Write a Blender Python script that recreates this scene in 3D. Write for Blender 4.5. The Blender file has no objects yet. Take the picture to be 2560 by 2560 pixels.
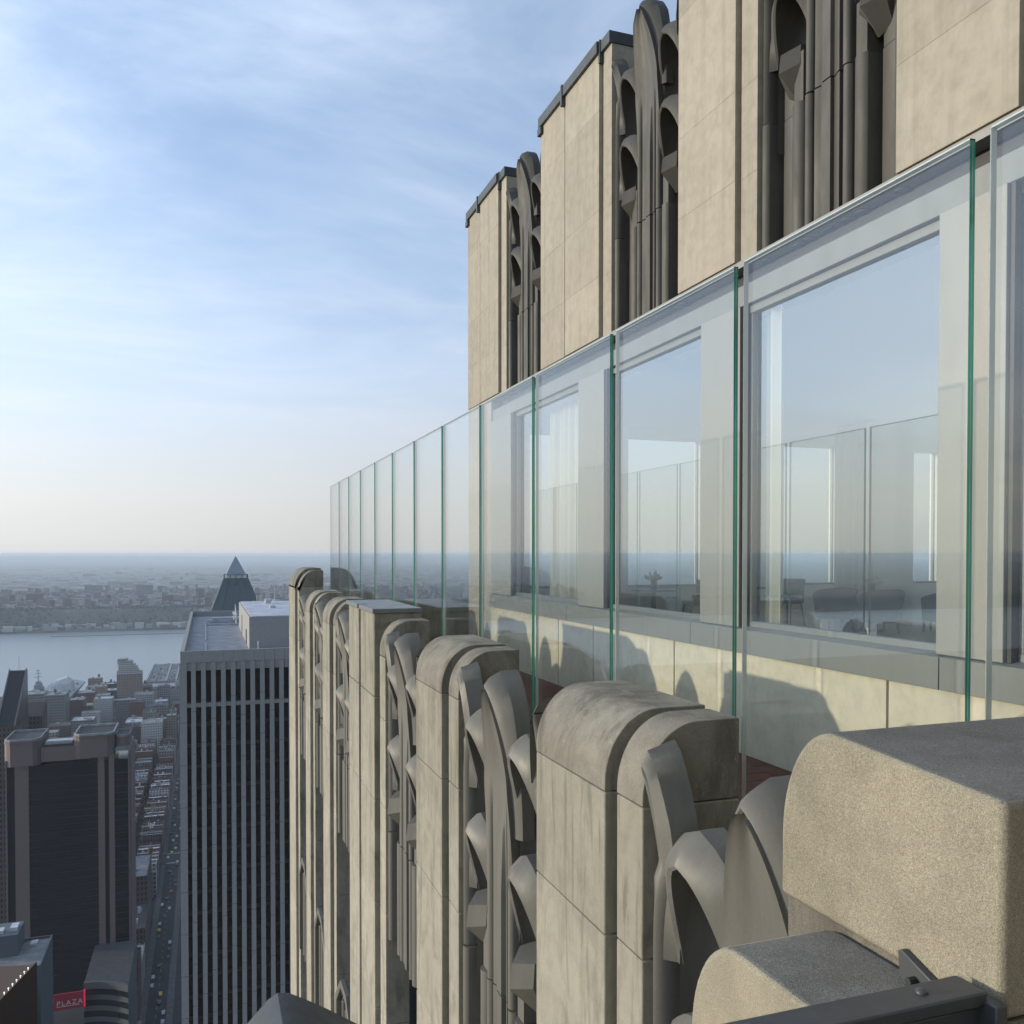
import bpy, bmesh, math, random
from mathutils import Vector, Matrix
random.seed(7)
S = bpy.context.scene
COL = S.collection
E = 245.0                      # eye height above the street
# ------------------------------------------------------------------ camera
AZ = math.radians(19.337)      # the wall runs along +Y; the camera looks this far right of it
cam = bpy.data.cameras.new('camera'); co = bpy.data.objects.new('camera', cam); COL.objects.link(co)
co.location = (0, 0, E)
co.rotation_euler = (math.radians(89.0), 0, -AZ)
cam.sensor_width = 36; cam.lens = 36 * 2180 / 2560
cam.shift_y = 0.0559
cam.clip_start = 0.05; cam.clip_end = 90000
S.camera = co
# ------------------------------------------------------------------ world
SUN = Vector((-2.75, 0.95, 0.40)).normalized()
w = bpy.data.worlds.new('World'); S.world = w; w.use_nodes = True
nt = w.node_tree; nt.nodes.clear()
def N(nt, t, **k):
    n = nt.nodes.new(t)
    for a, b in k.items(): setattr(n, a, b)
    return n
def mth(nt, op, a, b=None, c=None, clamp=False):
    n = nt.nodes.new('ShaderNodeMath'); n.operation = op; n.use_clamp = clamp
    for i, v in enumerate((a, b, c)):
        if v is None: continue
        if isinstance(v, (int, float)): n.inputs[i].default_value = v
        else: nt.links.new(v, n.inputs[i])
    return n.outputs[0]
def mixc(nt, f, a, b, blend='MIX'):
    n = nt.nodes.new('ShaderNodeMix'); n.data_type = 'RGBA'; n.blend_type = blend
    for i, v in ((0, f), (6, a), (7, b)):
        if isinstance(v, (int, float)): n.inputs[i].default_value = v
        elif isinstance(v, (tuple, list)): n.inputs[i].default_value = (*v[:3], 1)
        else: nt.links.new(v, n.inputs[i])
    return n.outputs[2]
def rampf(nt, fac, stops):
    n = nt.nodes.new('ShaderNodeValToRGB'); nt.links.new(fac, n.inputs[0])
    el = n.color_ramp.elements
    while len(el) < len(stops): el.new(0.5)
    for e, (p, c) in zip(el, stops):
        e.position = p; e.color = (c, c, c, 1) if isinstance(c, (int, float)) else (*c, 1)
    return n.outputs[0]
sky = N(nt, 'ShaderNodeTexSky', sky_type='NISHITA')
sky.sun_disc = False
sky.sun_elevation = math.asin(SUN.z)
sky.sun_rotation = math.atan2(SUN.x, SUN.y)
sky.altitude = 250; sky.air_density = 1.0; sky.dust_density = 1.6; sky.ozone_density = 2.2
tc = N(nt, 'ShaderNodeTexCoord')
sep = N(nt, 'ShaderNodeSeparateXYZ'); nt.links.new(tc.outputs['Generated'], sep.inputs[0])
zc = mth(nt, 'MAXIMUM', sep.outputs[2], 0.0)
den = mth(nt, 'ADD', zc, 0.16)
px = mth(nt, 'DIVIDE', sep.outputs[0], den); py = mth(nt, 'DIVIDE', sep.outputs[1], den)
cmb = N(nt, 'ShaderNodeCombineXYZ'); nt.links.new(px, cmb.inputs[0]); nt.links.new(py, cmb.inputs[1])
mp = N(nt, 'ShaderNodeMapping'); mp.inputs['Rotation'].default_value = (0, 0, math.radians(38)); mp.inputs['Scale'].default_value = (0.72, 1.05, 1)
nt.links.new(cmb.outputs[0], mp.inputs[0])
n1 = N(nt, 'ShaderNodeTexNoise'); n1.inputs['Scale'].default_value = 1.05; n1.inputs['Detail'].default_value = 9; n1.inputs['Roughness'].default_value = 0.56; n1.inputs['Distortion'].default_value = 0.7
nt.links.new(mp.outputs[0], n1.inputs[0])
mp2 = N(nt, 'ShaderNodeMapping'); mp2.inputs['Rotation'].default_value = (0, 0, math.radians(20)); mp2.inputs['Scale'].default_value = (0.95, 1.6, 1)
nt.links.new(cmb.outputs[0], mp2.inputs[0])
n2 = N(nt, 'ShaderNodeTexNoise'); n2.inputs['Scale'].default_value = 1.6; n2.inputs['Detail'].default_value = 8; n2.inputs['Roughness'].default_value = 0.62; n2.inputs['Distortion'].default_value = 0.5
nt.links.new(mp2.outputs[0], n2.inputs[0])
f1 = rampf(nt, n1.outputs[0], [(0.33, 0.0), (0.58, 1.0)])
f2 = rampf(nt, n2.outputs[0], [(0.34, 0.42), (0.66, 1.0)])
cl = mth(nt, 'MULTIPLY', f1, f2)
hz = rampf(nt, zc, [(0.0, 1.0), (0.10, 0.84), (0.24, 0.48), (0.5, 0.18)])
cl = mth(nt, 'MULTIPLY', cl, 0.95)
mask = mth(nt, 'MAXIMUM', mth(nt, 'MULTIPLY', hz, 0.93), cl, clamp=True)
mask = mth(nt, 'ADD', cl, mth(nt, 'MULTIPLY', hz, mth(nt, 'SUBTRACT', 1.0, cl)), clamp=True)
skyc = mixc(nt, 1.0, sky.outputs[0], (1.75, 1.9, 2.25), 'MULTIPLY')
SKYM = 0.15
cloudc = rampf(nt, zc, [(0.0, (3.75, 3.75, 3.7)), (0.06, (4.1, 4.18, 4.2)), (0.2, (4.1, 4.7, 5.6)), (0.6, (4.0, 4.9, 6.2))])
dsn = N(nt, 'ShaderNodeVectorMath', operation='DOT_PRODUCT'); nt.links.new(tc.outputs['Generated'], dsn.inputs[0]); dsn.inputs[1].default_value = SUN
glow = mth(nt, 'ADD', mth(nt, 'MULTIPLY', dsn.outputs['Value'], 0.85), 1.0)
cb = N(nt, 'ShaderNodeCombineXYZ')
for i in range(3): nt.links.new(glow, cb.inputs[i])
cloudc = mixc(nt, 1.0, cloudc, cb.outputs[0], 'MULTIPLY')
skyf = mixc(nt, mask, skyc, cloudc)
bg = N(nt, 'ShaderNodeBackground'); bg.inputs[1].default_value = SKYM
nt.links.new(skyf, bg.inputs[0])
wo = N(nt, 'ShaderNodeOutputWorld'); nt.links.new(bg.outputs[0], wo.inputs[0])
# ------------------------------------------------------------------ sun, exposure
sl = bpy.data.lights.new('sun', 'SUN'); sl.energy = 3.25; sl.angle = math.radians(0.9); sl.color = (1.0, 0.875, 0.69)
so = bpy.data.objects.new('sun', sl); COL.objects.link(so); so.location = (-50, 20, 300)
so.rotation_euler = SUN.to_track_quat('Z', 'Y').to_euler()
S.view_settings.view_transform = 'Standard'; S.view_settings.look = 'None'
S.view_settings.exposure = 0.0; S.view_settings.gamma = 1; S.view_settings.use_curve_mapping = False
S.render.engine = 'CYCLES'
S.cycles.max_bounces = 10; S.cycles.transparent_max_bounces = 40; S.cycles.volume_bounces = 3
S.cycles.diffuse_bounces = 6; S.cycles.glossy_bounces = 4; S.cycles.transmission_bounces = 4
# ------------------------------------------------------------------ mesh helpers
class MB:
    def __init__(s): s.v = []; s.f = []; s.m = []
    def add(s, vs, fs, m=0):
        b = len(s.v); s.v += [tuple(v) for v in vs]
        for f in fs: s.f.append(tuple(b + i for i in f)); s.m.append(m)
    def box(s, a, b, m=0):
        x0, y0, z0 = a; x1, y1, z1 = b
        s.add([(x0,y0,z0),(x1,y0,z0),(x1,y1,z0),(x0,y1,z0),(x0,y0,z1),(x1,y0,z1),(x1,y1,z1),(x0,y1,z1)],
              [(0,3,2,1),(4,5,6,7),(0,1,5,4),(1,2,6,5),(2,3,7,6),(3,0,4,7)], m)
    def prism(s, poly, ax, a, b, m=0):
        # poly: 2D points; ax: axis of extrusion ('x','y','z') from a to b
        n = len(poly)
        def P(p, t):
            return {'x': (t, p[0], p[1]), 'y': (p[0], t, p[1]), 'z': (p[0], p[1], t)}[ax]
        s.add([P(p, a) for p in poly] + [P(p, b) for p in poly],
              [tuple(range(n))[::-1], tuple(range(n, 2*n))] + [(i, (i+1) % n, n+(i+1) % n, n+i) for i in range(n)], m)
    def cyl(s, p, q, r, n=10, m=0, r2=None):
        p = Vector(p); q = Vector(q); d = (q-p).normalized(); r2 = r if r2 is None else r2
        u = d.orthogonal().normalized(); v = d.cross(u)
        A = [p + (u*math.cos(t)+v*math.sin(t))*r for t in [2*math.pi*i/n for i in range(n)]]
        B = [q + (u*math.cos(t)+v*math.sin(t))*r2 for t in [2*math.pi*i/n for i in range(n)]]
        s.add(A+B, [tuple(range(n))[::-1], tuple(range(n, 2*n))] + [(i, (i+1) % n, n+(i+1) % n, n+i) for i in range(n)], m)
    def loft(s, rows, m=0, closed=False, caps=False):
        n = len(rows[0]); vs = [p for r in rows for p in r]; fs = []
        for j in range(len(rows)-1):
            for i in range(n if closed else n-1):
                k = (i+1) % n
                fs.append((j*n+i, j*n+k, (j+1)*n+k, (j+1)*n+i))
        if caps and closed:
            fs.append(tuple(range(n))[::-1]); fs.append(tuple((len(rows)-1)*n+i for i in range(n)))
        s.add(vs, fs, m)
    def mesh(s, name, mats, smooth=True, ang=38, merge=True, fix=True):
        me = bpy.data.meshes.new(name); me.from_pydata(s.v, [], s.f)
        for m in (mats if isinstance(mats, (list, tuple)) else [mats]): me.materials.append(m)
        me.polygons.foreach_set('material_index', s.m)
        bm = bmesh.new(); bm.from_mesh(me)
        if merge: bmesh.ops.remove_doubles(bm, verts=bm.verts, dist=1e-5)
        if fix: bmesh.ops.recalc_face_normals(bm, faces=bm.faces)
        if smooth:
            for f in bm.faces: f.smooth = True
            lim = math.radians(ang)
            for e in bm.edges:
                if len(e.link_faces) == 2: e.smooth = e.calc_face_angle(0) < lim
        bm.to_mesh(me); bm.free(); me.update()
        return me
def link(name, data, parent=None, loc=(0,0,0), rot=(0,0,0), scl=(1,1,1)):
    o = bpy.data.objects.new(name, data); COL.objects.link(o); o.parent = parent
    o.location = loc; o.rotation_euler = rot; o.scale = scl
    return o
def tag(o, label=None, cat=None, group=None, kind=None):
    if label: o['label'] = label
    if cat: o['category'] = cat
    if group: o['group'] = group
    if kind: o['kind'] = kind
    return o
def copytree(o, parent=None):
    c = o.copy(); COL.objects.link(c); c.parent = parent
    for ch in list(o.children): copytree(ch, c)
    return c
def bevel(o, wd=0.008, seg=2):
    m = o.modifiers.new('bevel', 'BEVEL'); m.width = wd; m.segments = seg; m.limit_method = 'ANGLE'; m.angle_limit = math.radians(50)
# ------------------------------------------------------------------ materials
def mat(name, base=(0.5,0.5,0.5), rough=0.7, metal=0.0, spec=0.5):
    m = bpy.data.materials.new(name); m.use_nodes = True
    b = m.node_tree.nodes['Principled BSDF']
    b.inputs['Base Color'].default_value = (*base, 1); b.inputs['Roughness'].default_value = rough
    b.inputs['Metallic'].default_value = metal; b.inputs['Specular IOR Level'].default_value = spec
    return m
def noise(t, vec, sc, det=5, ro=0.55, dist=0):
    n = t.nodes.new('ShaderNodeTexNoise'); n.inputs['Scale'].default_value = sc; n.inputs['Detail'].default_value = det
    n.inputs['Roughness'].default_value = ro; n.inputs['Distortion'].default_value = dist
    if vec is not None: t.links.new(vec, n.inputs[0])
    return n.outputs[0]
def coords(t, scale=(1,1,1), rnd=True):
    g = t.nodes.new('ShaderNodeNewGeometry'); mp = t.nodes.new('ShaderNodeMapping'); mp.inputs['Scale'].default_value = scale
    t.links.new(g.outputs['Position'], mp.inputs[0]); return mp.outputs[0]
def bump(t, h, strength, dist, bsdf):
    b = t.nodes.new('ShaderNodeBump'); b.inputs['Strength'].default_value = strength; b.inputs['Distance'].default_value = dist
    t.links.new(h, b.inputs['Height']); t.links.new(b.outputs[0], bsdf.inputs['Normal'])
def stone(name, c0, c1, dirt=0.5, grain=1.0, pit=0.5, speck=0.0):
    m = mat(name, c0, 0.92, spec=0.25); t = m.node_tree; b = t.nodes['Principled BSDF']
    v = coords(t); vs = coords(t, (1, 1, 0.22))
    big = noise(t, v, 1.7, 4); mid = noise(t, v, 9, 6, 0.6); fine = noise(t, v, 190, 3, 0.7); fine2 = noise(t, v, 620, 2, 0.8)
    st = noise(t, vs, 5.5, 7, 0.62, 0.6)
    oi = t.nodes.new('ShaderNodeObjectInfo')
    c = mixc(t, rampf(t, big, [(0.3, 0.0), (0.7, 1.0)]), c0, c1)
    c = mixc(t, mth(t, 'MULTIPLY', rampf(t, mid, [(0.42, 0.0), (0.7, 1.0)]), 0.5), c, tuple(x*0.72 for x in c1))
    c = mixc(t, mth(t, 'MULTIPLY', rampf(t, st, [(0.50, 0.0), (0.66, 1.0)]), dirt*.8), c, (0.12, 0.11, 0.09))
    blot = noise(t, coords(t, (1, 1, .6)), 2.3, 9, 0.7, 1.2)
    c = mixc(t, mth(t, 'MULTIPLY', rampf(t, blot, [(0.52, 0.0), (0.64, 1.0)]), dirt*.6), c, (0.115, 0.105, 0.088))
    c = mixc(t, mth(t, 'MULTIPLY', rampf(t, noise(t, v, 38, 5, .75), [(0.60, 0.0), (0.70, 1.0)]), dirt*.45), c, (0.55, 0.52, 0.46))
    c = mixc(t, 0.9 * grain, c, rampf(t, fine, [(0.25, 0.42), (0.75, 0.62)]), 'OVERLAY') if grain else c
    if name == 'upper_limestone':
        ru = rampf(t, noise(t, coords(t, (1, 7, .16)), 1.3, 6, .6), [(0.50, 0.0), (0.66, 1.0)])
        c = mixc(t, mth(t, 'MULTIPLY', ru, .28), c, (0.24, 0.22, 0.17))
        lp = rampf(t, noise(t, coords(t, (1, 1, .5)), 1.1, 3, .5), [(0.55, 0.0), (0.60, 1.0)])
        c = mixc(t, mth(t, 'MULTIPLY', lp, .25), c, (0.46, 0.40, 0.32))
    if name == 'limestone':
        gp = t.nodes.new('ShaderNodeNewGeometry'); mpr = t.nodes.new('ShaderNodeMapping'); mpr.inputs['Rotation'].default_value = (math.radians(-28), 0, 0); mpr.inputs['Scale'].default_value = (1, 5.5, .55)
        t.links.new(gp.outputs['Position'], mpr.inputs[0])
        sk = rampf(t, noise(t, mpr.outputs[0], 1.6, 7, .68, 1.4), [(0.53, 0.0), (0.63, 1.0)])
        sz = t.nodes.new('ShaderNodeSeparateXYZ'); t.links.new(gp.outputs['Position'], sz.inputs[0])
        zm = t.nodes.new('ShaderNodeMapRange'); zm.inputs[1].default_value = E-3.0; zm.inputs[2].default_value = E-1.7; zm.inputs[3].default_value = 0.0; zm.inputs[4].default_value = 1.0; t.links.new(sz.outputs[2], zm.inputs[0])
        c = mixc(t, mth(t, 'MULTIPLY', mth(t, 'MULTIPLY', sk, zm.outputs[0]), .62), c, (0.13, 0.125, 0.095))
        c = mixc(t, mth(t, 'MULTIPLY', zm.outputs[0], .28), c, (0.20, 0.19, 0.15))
    if speck:
        c = mixc(t, speck, c, rampf(t, fine2, [(0.3, 0.12), (0.7, 0.88)]), 'OVERLAY')
    br = rampf(t, oi.outputs['Random'], [(0.0, 0.86), (1.0, 1.0)])
    c = mixc(t, 1.0, c, br, 'MULTIPLY')
    t.links.new(c, b.inputs['Base Color'])
    h = mth(t, 'ADD', mth(t, 'MULTIPLY', mid, 0.6), mth(t, 'MULTIPLY', fine, 0.35))
    h = mth(t, 'ADD', h, mth(t, 'MULTIPLY', fine2, 0.25*pit))
    bump(t, h, 0.55, 0.010*pit+0.003, b)
    return m
M = {}
M['stone'] = stone('limestone', (0.43, 0.405, 0.325), (0.365, 0.342, 0.272), 0.55, 0.9, 0.8, 0.4)
M['stone_cap'] = stone('weathered_limestone', (0.36, 0.338, 0.275), (0.24, 0.222, 0.18), 0.85, 1.0, 1.8, 0.9)
M['stone_rough'] = stone('bush_hammered_limestone', (0.40, 0.365, 0.27), (0.33, 0.298, 0.22), 0.3, 1.0, 1.2, 0.7)
M['stone_up'] = stone('upper_limestone', (0.43, 0.398, 0.325), (0.395, 0.362, 0.292), 0.14, 0.4, 0.3)
M['stone_top'] = stone('darker_top_stone', (0.27, 0.262, 0.235), (0.19, 0.184, 0.168), 0.5, 1.0, 1.5, 1.0)  # darker stone for the upward faces of the rough blocks
M['cream'] = stone('cream_panel', (0.72, 0.655, 0.51), (0.67, 0.61, 0.475), 0.10, 0.15, 0.08)
def metalmat(name, c, rough=0.55, var=0.5, metal=0.35):
    m = mat(name, c, rough, metal); t = m.node_tree; b = t.nodes['Principled BSDF']
    v = coords(t, (1, 1, 0.3)); a = noise(t, v, 6, 6, 0.6); f = noise(t, coords(t), 60, 4, 0.7)
    cc = mixc(t, rampf(t, a, [(0.3, 0.0), (0.75, 1.0)]), c, tuple(x*(1-var) for x in c))
    cc = mixc(t, mth(t, 'MULTIPLY', rampf(t, f, [(0.58, 0.0), (0.75, 1.0)]), 0.25), cc, tuple(min(1, x*1.9) for x in c))
    t.links.new(cc, b.inputs['Base Color'])
    t.links.new(rampf(t, a, [(0.2, rough-0.1), (0.8, rough+0.15)]), b.inputs['Roughness'])
    bump(t, f, 0.15, 0.003, b)
    return m
M['cast'] = metalmat('cast_aluminium', (0.165, 0.160, 0.136), 0.55, 0.32, 0.1)
M['worn_highlight'] = metalmat('worn_aluminium_highlight', (0.42, 0.41, 0.37), 0.45, 0.5, 0.3)  # worn ridge strip, its bright highlight put into the colour
M['void'] = mat('void_dark', (0.018, 0.018, 0.018), 0.9)  # near black that paints in the shade inside openings
M['sheet'] = metalmat('grey_sheet_metal', (0.22, 0.235, 0.24), 0.42, 0.15, 0.5)
M['capmetal'] = metalmat('dark_sheet_metal', (0.075, 0.085, 0.09), 0.5, 0.2, 0.3)
M['band'] = metalmat('sill_metal', (0.205, 0.215, 0.205), 0.5, 0.1, 0.2)
M['mullion'] = metalmat('mullion_metal', (0.27, 0.272, 0.25), 0.45, 0.06, 0.2)
M['dark'] = mat('dark_frame', (0.03, 0.032, 0.033), 0.5)
M['rail'] = metalmat('painted_steel', (0.085, 0.092, 0.098), 0.4, 0.2, 0.3)
def glassmat(name, tint, refl=1.0, rough=0.0, f0=0.04):
    m = bpy.data.materials.new(name); m.use_nodes = True; t = m.node_tree; t.nodes.clear()
    g = t.nodes.new('ShaderNodeNewGeometry'); d = t.nodes.new('ShaderNodeVectorMath'); d.operation = 'DOT_PRODUCT'
    t.links.new(g.outputs['Incoming'], d.inputs[0]); t.links.new(g.outputs['Normal'], d.inputs[1])
    c = mth(t, 'ABSOLUTE', d.outputs['Value'])
    p = mth(t, 'POWER', mth(t, 'SUBTRACT', 1.0, c), 5.0)
    f = mth(t, 'MULTIPLY', mth(t, 'ADD', mth(t, 'MULTIPLY', p, 1-f0), f0), refl, clamp=True)
    tr = t.nodes.new('ShaderNodeBsdfTransparent'); tr.inputs[0].default_value = (*tint, 1)
    gl = t.nodes.new('ShaderNodeBsdfGlossy'); gl.inputs['Roughness'].default_value = rough
    mx = t.nodes.new('ShaderNodeMixShader'); o = t.nodes.new('ShaderNodeOutputMaterial')
    t.links.new(f, mx.inputs[0]); t.links.new(tr.outputs[0], mx.inputs[1]); t.links.new(gl.outputs[0], mx.inputs[2])
    t.links.new(mx.outputs[0], o.inputs[0])
    return m
M['glass'] = glassmat('laminated_glass', (0.965, 0.986, 0.975), 1.3, f0=0.062)
M['pane'] = glassmat('window_glass', (0.965, 0.985, 0.975), 1.3, f0=0.33)
ge = mat('glass_edge', (0.012, 0.16, 0.115), 0.08, spec=0.8); M['edge'] = ge
bb = ge.node_tree.nodes['Principled BSDF']; bb.inputs['Transmission Weight'].default_value = 0.25
zf = noise(ge.node_tree, coords(ge.node_tree, (1, 1, 0.6)), 1.3, 3)
ge.node_tree.links.new(mixc(ge.node_tree, rampf(ge.node_tree, zf, [(0.35, 0.0), (0.7, 1.0)]), (0.02, 0.22, 0.17), (0.08, 0.52, 0.33)), bb.inputs['Base Color'])
M['edge_light'] = mat('polished_edge', (0.62, 0.68, 0.66), 0.12, 0.3)
M['tile'] = stone('red_quarry_tile', (0.155, 0.062, 0.045), (0.115, 0.047, 0.036), 0.3, 0.6, 0.2)
M['grout'] = mat('grout', (0.13, 0.11, 0.10), 0.9)
M['white'] = mat('white_plaster', (0.88, 0.87, 0.83), 0.8)
M['curtain'] = mat('sheer_curtain', (0.80, 0.78, 0.68), 0.9)
M['floorin'] = mat('pale_floor', (0.72, 0.70, 0.64), 0.4)
M['leather'] = metalmat('blue_leather', (0.022, 0.036, 0.055), 0.36, 0.25, 0.0)
M['wood'] = mat('dark_wood', (0.03, 0.025, 0.022), 0.4)
M['yellow'] = mat('yellow_petal', (0.75, 0.55, 0.03), 0.6)
# city materials
def citymat(name, wall, win, sy=3.4, sx=2.6, fh=0.5, fw=0.5, glossy=False, var=0.25):
    """wall with rows of small windows (far buildings only)"""
    m = mat(name, wall, 0.85); t = m.node_tree; b = t.nodes['Principled BSDF']
    g = t.nodes.new('ShaderNodeNewGeometry'); sp = t.nodes.new('ShaderNodeSeparateXYZ'); t.links.new(g.outputs['Position'], sp.inputs[0])
    sn = t.nodes.new('ShaderNodeSeparateXYZ'); t.links.new(g.outputs['Normal'], sn.inputs[0])
    side = mth(t, 'GREATER_THAN', mth(t, 'ABSOLUTE', sn.outputs[0]), 0.5)
    hor = mth(t, 'ADD', mth(t, 'MULTIPLY', sp.outputs[1], side), mth(t, 'MULTIPLY', sp.outputs[0], mth(t, 'SUBTRACT', 1.0, side)))
    a = mth(t, 'LESS_THAN', mth(t, 'FRACT', mth(t, 'DIVIDE', hor, sx)), fw)
    c = mth(t, 'LESS_THAN', mth(t, 'FRACT', mth(t, 'DIVIDE', sp.outputs[2], sy)), fh)
    up = mth(t, 'LESS_THAN', mth(t, 'ABSOLUTE', sn.outputs[2]), 0.5)
    f = mth(t, 'MULTIPLY', mth(t, 'MULTIPLY', a, c), up)
    oi = t.nodes.new('ShaderNodeObjectInfo')
    wc = mixc(t, oi.outputs['Random'], wall, tuple(x*(1-var*1.6) for x in wall))
    wc = mixc(t, mth(t, 'MULTIPLY', noise(t, coords(t, (.1,.1,.03)), 3, 5), 0.35), wc, tuple(x*0.5 for x in wall))
    t.links.new(mixc(t, f, wc, win), b.inputs['Base Color'])
    t.links.new(mth(t, 'SUBTRACT', 0.85, mth(t, 'MULTIPLY', f, 0.65)), b.inputs['Roughness'])
    return m
CW = [citymat('red_brick_windows', (0.17, 0.075, 0.055), (0.03, 0.035, 0.045), 3.3, 2.4, .55, .42),
      citymat('tan_brick_windows', (0.32, 0.27, 0.20), (0.04, 0.045, 0.05), 3.2, 2.8, .5, .5),
      citymat('grey_concrete_windows', (0.28, 0.28, 0.27), (0.035, 0.045, 0.06), 3.5, 3.1, .5, .62),
      citymat('white_brick_windows', (0.55, 0.54, 0.50), (0.05, 0.06, 0.07), 3.0, 2.7, .45, .5),
      citymat('brown_brick_windows', (0.12, 0.085, 0.07), (0.02, 0.025, 0.035), 3.4, 2.2, .55, .45)]
CWN = ['red brick', 'tan brick', 'grey concrete', 'white brick', 'brown brick']
def roofmat(name, c):
    m = mat(name, c, 0.85); t = m.node_tree; b = t.nodes['Principled BSDF']
    a = noise(t, coords(t), 0.35, 6, 0.65); oi = t.nodes.new('ShaderNodeObjectInfo')
    cc = mixc(t, rampf(t, a, [(0.35, 0.0), (0.7, 0.8)]), c, tuple(x*0.45 for x in c))
    t.links.new(mixc(t, 1.0, cc, rampf(t, oi.outputs['Random'], [(0, 0.6), (1, 1.0)]), 'MULTIPLY'), b.inputs['Base Color'])
    return m
CR = [roofmat('white_roof', (0.75, 0.76, 0.78)), roofmat('grey_roof', (0.38, 0.38, 0.38)), roofmat('black_roof', (0.07, 0.07, 0.075))]
CRN = ['white', 'grey', 'black tar']
M['asphalt'] = roofmat('asphalt', (0.042, 0.042, 0.045))
M['pave'] = roofmat('pavement', (0.115, 0.113, 0.11))
M['paint'] = mat('road_paint', (0.4, 0.4, 0.38), 0.7)
M['conc'] = metalmat('precast_concrete', (0.34, 0.335, 0.32), 0.85, 0.25, 0.0)
M['dglass'] = mat('dark_tower_glass', (0.010, 0.011, 0.016), 0.22, spec=0.3)
M['podium'] = metalmat('dark_podium_cladding', (0.085, 0.095, 0.10), 0.7, 0.2, 0.0)
M['granite'] = metalmat('rose_granite', (0.19, 0.135, 0.125), 0.6, 0.12, 0.0)
M['tealc'] = metalmat('grey_green_cladding', (0.12, 0.145, 0.155), 0.7, 0.2, 0.0)
M['copper'] = metalmat('green_copper', (0.085, 0.125, 0.128), 0.6, 0.25, 0.1)
M['tipglass'] = metalmat('spire_glass', (0.26, 0.30, 0.33), 0.3, 0.2, 0.3)
M['steel'] = mat('galvanised', (0.5, 0.5, 0.5), 0.5, 0.5)
M['tank'] = mat('cedar_tank', (0.13, 0.08, 0.055), 0.9)
M['carA'] = mat('car_white', (0.42, 0.42, 0.42), 0.3); M['carB'] = mat('car_yellow', (0.55, 0.36, 0.03), 0.3); M['carC'] = mat('car_black', (0.03, 0.03, 0.035), 0.3); M['carD'] = mat('car_red', (0.35, 0.03, 0.03), 0.3)
def emis(name, c, s):
    m = mat(name, c, 0.5); b = m.node_tree.nodes['Principled BSDF']
    b.inputs['Emission Color'].default_value = (*c, 1); b.inputs['Emission Strength'].default_value = s; return m
M['lamp'] = emis('lamp_glow', (1.0, 0.92, 0.8), 1.1); M['orange'] = emis('orange_light', (1.0, 0.35, 0.12), 1.2)
M['signred'] = emis('red_sign_face', (0.22, 0.01, 0.025), 0.07); M['signedge'] = emis('red_sign_edge', (0.8, 0.02, 0.07), 0.35); M['signwhite'] = emis('white_sign_letter', (0.45, 0.45, 0.45), 0.05)
# ================================================================== TERRACE BUILDING
R0 = (0, 0, E)
def thing(name, label, cat, loc=(0,0,0), rot=(0,0,0), group=None, kind=None):
    o = link(name, None, None, loc, rot); o.empty_display_size = 0.3
    return tag(o, label, cat, group, kind)
# ---- pier profiles (x is depth, z is height, both from the pier's front)
def round_profile(xf, xb, zt, zb, rx=0.30, rz=0.34, n=12):
    pts = [(xb, zb), (xf, zb)]
    for i in range(n+1):
        a = math.pi/2 * i/n
        pts.append((xf + rx*(1-math.cos(a)), zt - rz*(1-math.sin(a))))
    pts.append((xb, zt)); return pts
parapet = thing('stone_parapet', 'limestone parapet with round shouldered piers and cast metal arches running down the terrace edge', 'parapet', R0)
def pier(parent, name, parts, xb, zt, courses, groove_x, caps=True, cmat='stone_cap', smat='stone', round_=True, rx=0.26, rz=0.34, joint=0.006):
    """parts: list of (y0, y1, xfront, ztop_delta)"""
    p = link(name, None, parent); p.empty_display_size = .2
    z0 = zt
    for ci, zb in enumerate(courses):
        mb = MB()
        for k, (y0, y1, xf, dz) in enumerate(parts):
            if ci == 0 and round_:
                mb.prism(round_profile(xf, xb, z0+dz, zb+joint, rx, rz), 'y', y0, y1)
            else:
                mb.box((xf, y0, zb+joint), (xb, y1, z0+(dz if ci == 0 else 0)))
        ya, yb = parts[0][0], parts[-1][1]
        if ci == 0 and round_:
            for k in range(len(parts)-1):
                if parts[k+1][0] > parts[k][1]+0.001:
                    mb.prism(round_profile(groove_x, xb-.002, z0-0.004, zb+joint, rx-.03, rz-.06), 'y', parts[k][1]-.002, parts[k+1][0]+.002)
        else:
            for k in range(len(parts)-1):
                if parts[k+1][0] > parts[k][1]+0.001:
                    mb.box((groove_x, parts[k][1]-.002, zb+joint), (xb-.002, parts[k+1][0]+.002, z0-.002))
        o = link('stone_block', mb.mesh('stone_block', M[cmat] if (ci == 0 and caps) else M[smat]), p)
        bevel(o, 0.007 if ci else 0.014, 2)
        z0 = zb
    # mortar core just inside the joints
    mb = MB(); mb.box((max(q[2] for q in parts)+.03, parts[0][0]+.012, courses[-1]), (xb-.012, parts[-1][1]-.012, zt-.4)); link('mortar_core', mb.mesh('mortar_core', M['grout']), p)
    return p
COURSE = [-1.12, -1.80, -2.75, -3.9, -5.1, -6.3, -7.5, -8.7, -9.9, -11.1, -12.6, -14.6]
XB = 2.30
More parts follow.
